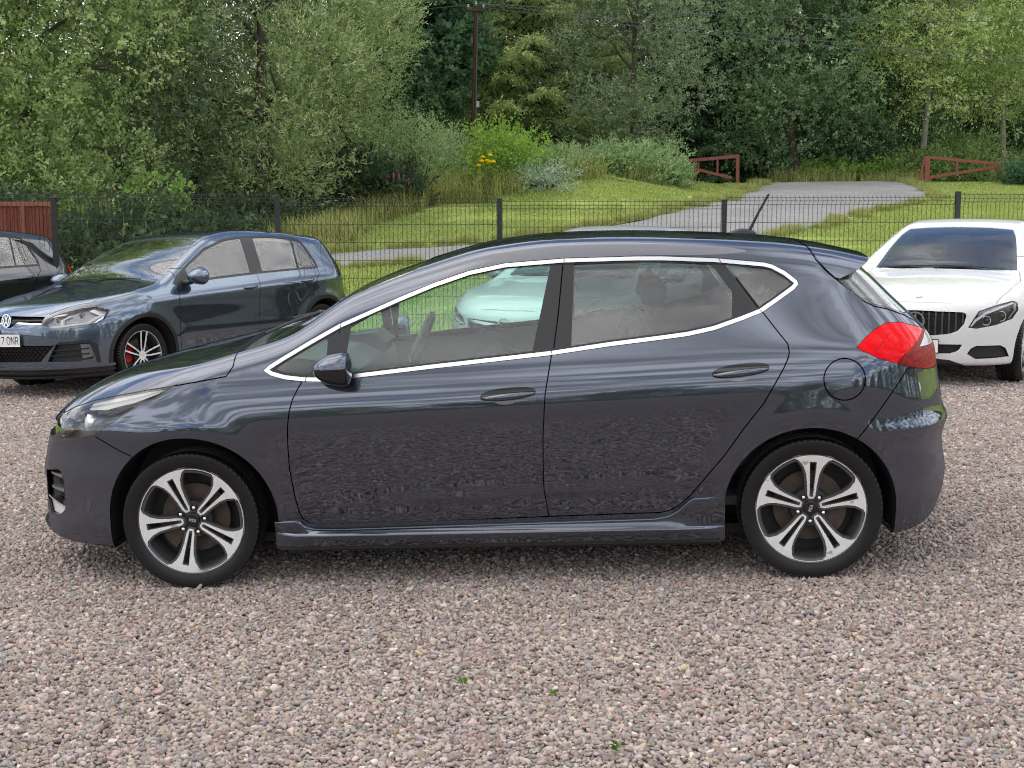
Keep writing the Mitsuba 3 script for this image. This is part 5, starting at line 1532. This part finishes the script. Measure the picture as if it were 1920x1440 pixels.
def honeycomb(C, clip2d, x0, x1, dy, dz, bsdf, name, parent, level=-.025):
    """slim bars of a mesh grille, as one part"""
    b = clip2d.bounds
    rows = []
    k = 0
    z = b[1]
    while z < b[3]:
        ys = np.arange(b[0], b[2] + dy, dy / 2)
        rows.append(LineString([(y, z + (dz * .28 if (i + k) % 2 else -dz * .28)) for i, y in enumerate(ys)]).buffer(.0035, cap_style='flat'))
        z += dz; k += 1
    g = union_all(rows).intersection(clip2d)
    k_ = C.emit(name, C.slab(level - .02, level, prism('x', g, x0, x1)), bsdf, parent)
    if k_: labels[k_] = {'kind': 'stuff'}


def modern_car(name, P, tf, S, h=.028):
    C = Car(name, P, tf, h)
    N, pt, g = C.name, S['paint'], .003
    ax = S['axles']; xw, zw, rw = ax
    O, I = C.level(0.0), C.level(-.03, .045)
    shell = O - I
    DLO, WS = S['dlo'], symy(S['ws'])
    for x in (-xw, xw):
        for s in (-1, 1): shell -= side_prism(arch_poly(x, zw, rw + .05, rw + .045, 0), s, .5)
    for s in (-1, 1): shell -= side_prism(DLO, s, .3)
    shell -= prism('z', WS, .8, 1.7)
    xf0, xf1 = -2.5, S.get('xlamp', -1.6)
    holes = {}
    front2d = {}
    for nm in ('head', 'vent'):
        for s in (-1, 1):
            p = Polygon(S[nm] if s < 0 else mir(S[nm])).buffer(0)
            front2d[nm, s] = p
            shell -= prism('x', inset(p, -.002), xf0, xf1)
    for nm in ('grille', 'intake'):
        front2d[nm] = Polygon(sym(S[nm])).buffer(0)
        shell -= prism('x', front2d[nm], xf0, -1.7)
    pieces = {}

    def take(nm, clip, gap):
        nonlocal shell
        pieces[nm] = shell ^ clip
        shell -= gap
    bon = Polygon(symy(S['bonnet'])).buffer(0)
    zb = S.get('bonnet_z', .70)
    take('bonnet', prism('z', inset(bon, g), zb, 1.3), prism('z', inset(bon, -g), zb, 1.3))
    if 'doors' in S:
        for nm, d in zip(('front_door', 'rear_door'), S['doors']):
            take(nm, side_prism(inset(d, g), -1, .4), side_prism(inset(d, -g), -1, .4))
    C.emit('body_shell', shell, pt, drop=(-.03,))
    C.emit('cabin_lining', shell + (pieces['front_door'] + pieces['rear_door'] if 'doors' in S else m3.Manifold()), 'cabin_cloth', levels=(-.03,), only=True)
    for nm, m_ in pieces.items(): C.emit(nm, m_, pt, drop=(-.03,))
    gr = C.emit('grille', C.slab(-.07, -.05, prism('x', front2d['grille'].buffer(.01), xf0, -1.6)), 'black_plastic')
    C.emit('air_intake', C.slab(-.07, -.05, prism('x', front2d['intake'].buffer(.01), xf0, -1.6)), 'black_plastic')
    for s in (-1, 1):
        hp, vp = front2d['head', s], front2d['vent', s]
        flip = (lambda q: q) if s < 0 else mir
        hl = C.sheet('headlight', prism('x', hp, xf0, xf1), -.001, 'lens_clear')
        C.emit('lamp_housing', C.slab(-.06, -.045, prism('x', hp.buffer(.006), xf0, xf1)) + C.slab(-.05, -.003, prism('x', hp.buffer(.004).difference(hp.buffer(-.008)), xf0, xf1)), S.get('lamp', 'lamp_grey'), hl, levels=(-.045,))
        for nm, bs, lv, polys in S['lampbits']:
            for q in polys: C.emit(nm, C.slab(lv - .02, lv, prism('x', Polygon(flip(q)).intersection(hp.buffer(-.002)), xf0, xf1)), bs, hl, levels=(lv,))
        for (yy, zz, rr, dep) in S['projectors']:
            xx = float(C.B.xfront(arr(yy), arr(zz)))
            for t in np.linspace(xx - .05, xx + .5, 400):
                if C.B.F(arr([t, yy * (1 if s < 0 else -1), zz])) < -dep: break
            m_ = lathe([(0, .03), (rr * .8, .03), (rr, 0), (rr * 1.15, 0), (rr * 1.2, .03)], 28, 'z'); m_.apply_transform(trimesh.geometry.align_vectors([0, 0, -1], [-.95, .3 * s, 0])); m_.apply_translation([t, abs(yy) * s, zz])
            C.add('projector_ring', m_, 'chrome', hl, smooth=40)
            m_ = trimesh.creation.icosphere(2, rr * .8); m_.apply_translation([t + .02, abs(yy) * s, zz])
            C.add('projector_lens', m_, 'lamp_black', hl, smooth=True)
        vk = C.emit('side_vent', C.slab(-.06, -.045, prism('x', vp.buffer(.008), xf0, xf1)), 'black_plastic')
        for nm, bs, lv, polys in S.get('ventbits', ()):
            for q in polys: C.emit(nm, C.slab(lv - .03, lv, prism('x', Polygon(flip(q)), xf0, xf1)), bs, vk, levels=(lv,))
        # windows
        sd = '' if s < 0 else '_001'
        frames = inset(DLO, .001)
        panes = [Polygon(q).intersection(inset(DLO, S.get('frame', .022))) for q in S['panes']]
        C.emit('window_frame', C.slab(-.02, -.002, side_prism(frames.difference(union_all(panes).buffer(.0005)), s, .3)), 'black_trim', levels=(-.002,))
        for q, nm, bs in zip(panes, ('front_window', 'rear_window', 'quarter_window'), ('dusty_glass', 'dusty_privacy_glass', 'dusty_privacy_glass')):
            C.sheet(nm, side_prism(q, s, .3), -.006, bs)
        if S.get('bright'):
            C.emit('window_trim', C.slab(-.01, .004, side_prism(Polygon(DLO).difference(inset(DLO, .012)), s, .3)), 'bright_chrome', levels=(.004,))
        if s < 0:
            for (x0, x1, z0, z1) in S.get('handles', ()):
                dk = N + ('__front_door' if x1 < .5 else '__rear_door')
                hd, cup = door_handle(C, 'handle', x0, x1, z0, z1, s, pt, None, dk, .014)
                C.emit('handle_cup', C.slab(-.004, .0015, side_prism(affinity.translate(cup, 0, .012), s, .4)), 'black_trim', dk, levels=(.0015,))
        mx, mz = S['mirror']
        wing_mirror(C, mx, mz, s, .095, .078, s * .82, s * .97, .095, S.get('mirror_low', pt), pt)
        C.emit('tail_light', C.slab(-.03, .002, side_prism(Polygon(S['tail']), s, .45)), 'red_lens', levels=(.002,))
        for x in (-xw, xw):
            if S.get('lips'):
                a0 = arch_poly(x, zw, rw + .05, rw + .045, .17)
                C.emit('arch_trim', C.slab(-.02, .006, side_prism(arch_poly(x, zw, rw + .088, rw + .083, .17).difference(a0), s, .5)), 'black_trim', levels=(.006,))
            ring = arch_poly(x, zw, rw + .06, rw + .055, .2)
            C.emit('wheel_arch_liner', (side_prism(ring.difference(arch_poly(x, zw, rw + .049, rw + .044, -.1)), s, .45) ^ C.level(-.02, .045)) + (side_prism(ring, s, .44, .46) ^ C.level(-.03, .045)), 'black_plastic')
            wheel(C, x, s * .815, zw, s, 'five_twin', spin=math.radians(S.get('spin', 0)), r=rw, width=.215, caliper=S.get('caliper'), detail=(s < 0 or x < 0), cal_ang=3.3 if x < 0 else 0.2, cap_bsdf='satin_silver')
    C.sheet('windscreen', prism('z', Polygon(WS).buffer(-.002), .8, 1.7), -.003, 'dusty_glass')
    C.emit('screen_surround', C.slab(-.02, -.006, prism('z', Polygon(WS).buffer(.004).difference(Polygon(WS).buffer(-.03)), .8, 1.7)), 'black_trim', levels=(-.006,))
    xs = S['ws'][-1][0]
    for (ya, yb) in ((-.55, .10), (.02, .62)):
        pts = [[xs + .02 + .05 * t + .03 * math.sin(t * PI), ya + (yb - ya) * t, float(C.B.ztop(arr(xs + .02 + .05 * t), arr(ya + (yb - ya) * t))) + .012 + .012 * (1 - t)] for t in np.linspace(0, 1, 8)]
        C.add('wiper', tube(pts, .007, 6), 'black_plastic')
    dash = prism('y', [(-1.0, .60), (-1.0, .93), (-.80, .965), (-.60, .95), (-.48, .90), (-.46, .78), (-.55, .60)], -.68, .68) ^ C.level(-.035, .045)
    C.emit('dashboard', dash, 'dash_plastic', levels=(-.035,))
    st = tube([[.185 * math.cos(a), .185 * math.sin(a), 0] for a in np.linspace(0, 2 * PI, 36, endpoint=False)], .016, 8, closed=True)
    st.apply_transform(trimesh.transformations.rotation_matrix(-math.radians(66), [0, 1, 0])); st.apply_translation([-.36, .36, .93])
    C.add('steering_wheel', st, 'dash_plastic', smooth=40)
    C.add('inside_mirror', box([-.33, -.12, 1.22], [-.30, .12, 1.29], .01), 'black_plastic')
    for y in (-.37, .37): seat(C, .25, y, N)
    C.add('rear_bench', cat([box([.86, -.62, .40], [1.2, .62, .56], .05), box([1.18, -.62, .5], [1.34, .62, 1.0], .06)]), 'cabin_cloth')
    C.add('cabin_floor', box([-.95, -.72, .30], [1.5, .72, .34]), 'cabin_cloth')
    C.add('underbody', box([-1.9, -.5, .19], [1.85, .5, .22]), 'black_plastic')
    for s in (-1, 1): C.add('sill', box([-xw + .36, s * .72 if s > 0 else -.845, .175], [xw - .36, .845 if s > 0 else -.72, .262], .01), S.get('sill', 'black_trim'))
    if 'rear_glass' in S:
        C.emit('tailgate_window', C.slab(-.01, .0015, prism('x', S['rear_glass'], 1.2, 2.4)), 'privacy_black', levels=(.0015,))
    return C


mat('privacy_black', {'type': 'twosided', 'bsdf': {'type': 'plastic', 'diffuse_reflectance': rgb(.01, .011, .012), 'int_ior': 1.55}})
GS_ = dict(
    axles=(1.313, .315, .315),
    dlo=[(-.90, .955), (-.812, 1.026), (-.583, 1.145), (-.276, 1.283), (.036, 1.363), (.254, 1.381), (.373, 1.383), (.752, 1.378), (1.105, 1.347), (1.195, 1.323), (1.244, 1.215), (1.286, 1.077), (1.28, 1.002), (.951, 1.0), (.343, .992), (-.338, .970), (-.534, .958), (-.846, .936)],
    ws=[(-.13, 0), (-.135, -.3), (-.165, -.54), (-.30, -.60), (-.6, -.652), (-.93, -.69), (-1.02, -.4), (-1.05, 0)],
    head=[(-.386, .665), (-.421, .728), (-.524, .773), (-.629, .801), (-.724, .811), (-.796, .765), (-.787, .687), (-.753, .646), (-.675, .634), (-.496, .627), (-.404, .645)],
    lampbits=[('daytime_strip', 'clear_reflector', -.012, [[(-.430, .642), (-.540, .655), (-.545, .70), (-.60, .735), (-.60, .725), (-.558, .695), (-.556, .652), (-.70, .668), (-.755, .72), (-.70, .765), (-.71, .775), (-.775, .722), (-.712, .652), (-.55, .638), (-.43, .630)], [(-.46, .735), (-.55, .752), (-.55, .740), (-.46, .724)]]),
              ('lamp_fin', 'bright_chrome', -.02, [[(-.735, .66), (-.785, .735), (-.785, .70), (-.755, .655)]])],
    projectors=[(-.49, .690, .026, .035), (-.645, .718, .028, .04)],
    vent=[(-.427, .336), (-.51, .482), (-.717, .483), (-.735, .40), (-.726, .340), (-.65, .325)],
    ventbits=[('vent_frame', 'black_trim', .004, [[(-.50, .484), (-.545, .507), (-.725, .510), (-.756, .47), (-.762, .30), (-.745, .30), (-.738, .40), (-.720, .486)]]), ('fin', 'black_trim', -.012, [[(-.475, .436), (-.70, .440), (-.70, .428), (-.468, .424)], [(-.45, .388), (-.70, .394), (-.70, .382), (-.445, .376)]]), ('fog_lamp', 'lamp_grey', -.03, [[(-.655, .475), (-.715, .475), (-.722, .36), (-.66, .345)]])],
    grille=[(0, .752), (-.40, .737), (-.386, .668), (0, .688)], intake=[(0, .487), (-.495, .478), (-.36, .334), (0, .334)],
    bonnet=[(-.985, 0), (-.97, -.40), (-.955, -.70), (-1.30, -.735), (-1.75, -.675), (-2.06, -.41), (-2.10, -.39), (-2.12, 0)],
    bonnet_z=.752,
    panes=[[(-.64, 1.4), (-.66, .9), (.19, .9), (.30, 1.4)], [(.365, .9), (.485, 1.4), (1.03, 1.4), (1.035, 1.32), (.955, 1.0), (.955, .9)], [(.972, .9), (.975, 1.0), (1.055, 1.32), (1.06, 1.4), (1.4, 1.4), (1.4, .9)]],
    doors=[[(-.80, 1.1), (-.849, .929), (-.881, .803), (-.873, .594), (-.871, .353), (-.84, .29), (-.78, .27), (.24, .275), (.262, .30), (.25, .6), (.262, .825), (.286, .928), (.296, 1.016), (.31, 1.1)], [(.31, 1.1), (.296, 1.016), (.286, .928), (.262, .825), (.25, .6), (.262, .30), (.28, .275), (.70, .28), (.78, .30), (.85, .38), (.96, .514), (1.135, .788), (1.186, .895), (1.253, .95), (1.256, 1.02), (1.2, 1.1)]],
    handles=[(.03, .225, .862, .872), (.925, 1.12, .880, .888)], mirror=(-.70, 1.015),
    tail=[(1.70, .985), (1.82, 1.02), (2.2, 1.0), (2.2, .86), (1.76, .855), (1.70, .93)],
    rear_glass=sym([(0, 1.31), (-.50, 1.30), (-.60, 1.07), (0, 1.05)]),
    lips=True, caliper='red_caliper_paint', spin=8)
CB = modern_car('blue_hatchback', GOLF, car_tf(-3.4376, 14.2185, CAM_Z - 1.7346, 1.02614, .05, -.02), dict(GS_, paint='blue_grey_paint'))
# its badge, bright strip, plate and splitter
disc_ = Point(0, 0).buffer(.062, 32)
gk = CB.name + '__grille'
CB.emit('bright_strip', CB.slab(-.03, -.002, prism('x', Polygon(sym([(0, .700), (-.386, .682), (-.386, .668), (0, .686)])), -2.5, -1.9)), 'bright_chrome', gk, levels=(-.002,))
honeycomb(CB, Polygon(sym([(0, .75), (-.40, .735), (-.388, .69), (0, .705)])), -2.5, -1.8, .03, .017, 'piano_black', 'grille_mesh', gk)
honeycomb(CB, Polygon(sym([(0, .485), (-.49, .476), (-.355, .336), (0, .336)])), -2.5, -1.8, .05, .026, 'piano_black', 'intake_mesh', CB.name + '__air_intake')
vw = union_all([disc_.difference(Point(0, 0).buffer(.053, 32))] + [LineString(l).buffer(.0052, cap_style='flat') for l in ([(-.020, .049), (0, .006), (.020, .049)], [(-.046, .026), (-.022, -.042), (0, -.003), (.022, -.042), (.046, .026)])]).intersection(disc_)
em = face_on(CB, disc_, .0, .714, .012, 'piano_black', 'badge', None, .012, .12)
face_on(CB, vw, .0, .714, .0225, 'bright_chrome', 'badge_emblem', em, .004, .12)
pl = face_on(CB, Polygon([(-.26, -.056), (.26, -.056), (.26, .056), (-.26, .056)]), .075, .533, .018, 'white_plate', 'number_plate', None, .004, .04)
gloss('plate_black', (.012, .012, .013), .5)
tx_ = letters('7 ONR', .072, .0012, False)
tx_.apply_scale([.78, 1, 1])
q = tx_.vertices
tm_ = trimesh.Trimesh(np.stack([-q[:, 2], -q[:, 0], q[:, 1]], 1), tx_.faces, process=False)
tm_.apply_translation([float(CB.B.xfront(arr(.075), arr(.533))) - .0222, -.055, .533])
CB.add('plate_lettering', tm_, 'plate_black', pl, smooth=False)
for z0, z1, lv, bs in ((.262, .285, .012, 'blue_grey_paint'), (.225, .240, .020, 'black_trim'), (.185, .200, .028, 'black_trim')):
    CB.emit('splitter', CB.slab(-.03, lv, prism('y', [(-2.4, z0), (-1.66, z0), (-1.66, z1), (-2.4, z1)], -1, 1)), bs, levels=(lv,))
CB.emit('lower_bumper', CB.slab(-.03, .002, prism('y', [(-2.4, .17), (-1.67, .17), (-1.67, .262), (-2.4, .262)], -1, 1)), 'piano_black', levels=(.002,))
CB.add('roof_aerial', tube([[1.2, 0, 1.40], [1.27, 0, 1.455], [1.29, 0, 1.46]], [.022, .012, .004], 8), 'piano_black')
label(CB.name, 'blue-grey hatchback with red brake calipers, parked nose towards the camera on the left', 'car')
DK = modern_car('black_hatchback', GOLF, car_tf(-3.4376 - 3.06, 14.2185 + .10, CAM_Z - 1.7346 + .02, 1.02614, .05, -.02), dict(GS_, paint='black_grey_paint', caliper=None), .042)
label(DK.name, 'dark grey hatchback mostly cut off by the left edge, only its rear half showing', 'car')

MS_ = dict(
    axles=(1.42, .325, .325), paint='white_paint',
    dlo=[(-.80, .975), (-.5, 1.125), (-.15, 1.27), (.2, 1.345), (.6, 1.355), (1.0, 1.30), (1.3, 1.19), (1.5, 1.06), (1.45, 1.01), (1.0, 1.0), (0, .985)],
    ws=[(-.10, 0), (-.105, -.3), (-.125, -.50), (-.3, -.55), (-.6, -.605), (-.925, -.655), (-1.0, -.4), (-1.02, 0)],
    head=[(-.434, .535), (-.507, .673), (-.631, .723), (-.744, .755), (-.777, .736), (-.787, .674), (-.75, .601), (-.64, .554), (-.493, .525)],
    lamp='lamp_black',
    lampbits=[('daytime_strip', 'clear_reflector', -.008, [[(-.438, .538), (-.475, .600), (-.55, .662), (-.66, .712), (-.744, .742), (-.75, .730), (-.66, .690), (-.565, .645), (-.49, .585), (-.452, .535)]]), ('lamp_glitter', 'lamp_grey', -.02, [[(-.51, .665), (-.631, .715), (-.735, .747), (-.66, .712), (-.55, .662), (-.50, .625)]]), ('corner_strip', 'lamp_grey', -.012, [[(-.765, .735), (-.775, .68), (-.73, .60), (-.718, .604), (-.757, .68), (-.75, .735)]])],
    projectors=[(-.56, .590, .036, .035), (-.665, .625, .040, .04)],
    vent=[(-.428, .299), (-.455, .345), (-.497, .37), (-.674, .371), (-.711, .344), (-.735, .270), (-.647, .261), (-.488, .256)],
    grille=[(0, .675), (-.384, .666), (-.408, .655), (-.415, .634), (-.399, .565), (-.353, .506), (-.285, .477), (-.155, .459), (0, .455)],
    intake=[(0, .382), (-.389, .384), (-.365, .34), (-.341, .322), (-.288, .302), (0, .298)],
    bonnet=[(-.985, 0), (-.97, -.40), (-.93, -.68), (-1.30, -.735), (-1.75, -.70), (-2.03, -.62), (-2.13, -.47), (-2.17, -.40), (-2.20, 0)], bonnet_z=.735,
    panes=[[(-.58, 1.4), (-.60, .9), (.16, .9), (.24, 1.4)], [(.30, .9), (.32, 1.4), (1.10, 1.4), (1.06, .9)], [(1.10, .9), (1.16, 1.4), (1.6, 1.4), (1.6, .9)]],
    doors=[[(-.75, 1.1), (-.80, .95), (-.85, .80), (-.85, .35), (-.78, .28), (.20, .285), (.22, .6), (.25, 1.0), (.26, 1.1)], [(.26, 1.1), (.25, 1.0), (.22, .6), (.22, .285), (.85, .29), (.95, .42), (1.1, .65), (1.3, .9), (1.32, 1.05), (1.2, 1.1)]],
    handles=[(0.0, .20, .88, .885), (1.0, 1.19, .895, .90)], mirror=(-.66, 1.005),
    tail=[(2.0, .95), (2.5, .98), (2.5, .80), (2.1, .80)], sill='white_paint', bright=True)
MW = modern_car('white_saloon', MERC, car_tf(4.57316, 13.937, CAM_Z - 1.58549, 1.09262), MS_)
mg = MW.name + '__grille'
for i, y in enumerate(np.linspace(-.385, .385, 15)):
    lo = .46 + .0 * y + (.045 if abs(y) > .3 else .012 if abs(y) > .2 else 0) + (.06 if abs(y) > .38 else 0)
    MW.emit('slat', MW.slab(-.05, -.018, prism('x', [(y - .006, lo), (y + .006, lo), (y + .006, .668), (y - .006, .668)], -2.5, -1.9)), 'dark_alloy', mg, levels=(-.018,))
for z in (.635, .59, .545, .50):
    k = MW.emit('cross_bar', MW.slab(-.055, -.03, prism('x', [(-.40, z), (.40, z), (.40, z + .006), (-.40, z + .006)], -2.5, -1.9)), 'black_trim', mg)
ring = Point(0, 0).buffer(.082, 36).difference(Point(0, 0).buffer(.071, 36))
arms = [Polygon([(0, .076), (.012, .010), (-.012, .010)]) for _ in range(1)]
star = union_all([ring] + [affinity.rotate(Polygon([(0, .077), (.0135, .008), (0, 0), (-.0135, .008)]), a, origin=(0, 0)) for a in (0, 120, 240)])
face_on(MW, star, 0.0, .583, .012, 'bright_chrome', 'star_badge', mg, .010)
bd = lathe([(0, .004), (.026, .004), (.029, 0)], 28, 'z')
bd.apply_transform(trimesh.geometry.align_vectors([0, 0, 1], [-.5, 0, .85])); bd.apply_translation([-2.135, 0, float(MW.B.ztop(arr(-2.135), arr(0.0))) - .012])
MW.add('bonnet_badge', bd, 'satin_silver', MW.name + '__bonnet', smooth=40)
MW.emit('lower_bumper', MW.slab(-.03, .0015, prism('x', sym([(0, .258), (-.166, .255), (-.288, .244), (-.40, .200), (-.40, .15), (0, .15)]), -2.5, -1.9)), 'black_plastic', levels=(.0015,))
mp = face_on(MW, Polygon([(-.265, -.062), (.265, -.062), (.265, .062), (-.265, .062)]), .06, .366, .016, 'black_plastic', 'plate_holder', None, .006)
face_on(MW, Polygon([(-.26, -.055), (.26, -.055), (.26, .055), (-.26, .055)]), .06, .366, .020, 'white_plate', 'number_plate', mp, .004)
label(MW.name, 'white saloon with black slatted grille parked facing the camera on the right', 'car')

SS_ = dict(MS_, paint='silver_paint', head=[(-.46, .60), (-.50, .665), (-.62, .715), (-.735, .755), (-.785, .735), (-.775, .66), (-.64, .615), (-.52, .588)],
           lampbits=[('daytime_strip', 'clear_reflector', -.01, [[(-.47, .603), (-.60, .625), (-.74, .68), (-.735, .665), (-.60, .612), (-.48, .595)]])], projectors=[(-.60, .668, .03, .035)],
           grille=[(0, .64), (-.43, .66), (-.42, .56), (-.36, .48), (0, .46)], sill='silver_paint')
SV = modern_car('silver_saloon', MERC, car_tf(.98, 13.95, CAM_Z - 1.66, 1.09262), SS_, .042)
SV.emit('bright_strip', SV.slab(-.05, -.004, prism('x', sym([(0, .615), (-.43, .655), (-.425, .630), (0, .585)]), -2.5, -1.9)), 'bright_chrome', SV.name + '__grille', levels=(-.004,))
gr_ = Point(0, 0).buffer(.066, 32).difference(Point(0, 0).buffer(.052, 32))
zz = LineString([(-.045, .012), (.012, .012), (-.012, -.012), (.045, -.012)]).buffer(.006, join_style='mitre')
face_on(SV, union_all([gr_, zz.intersection(Point(0, 0).buffer(.06))]), 0, .615, .02, 'bright_chrome', 'badge', SV.name + '__grille', .010)
label(SV.name, 'silver saloon behind the nearest car, seen through its windows and over its roof', 'car')
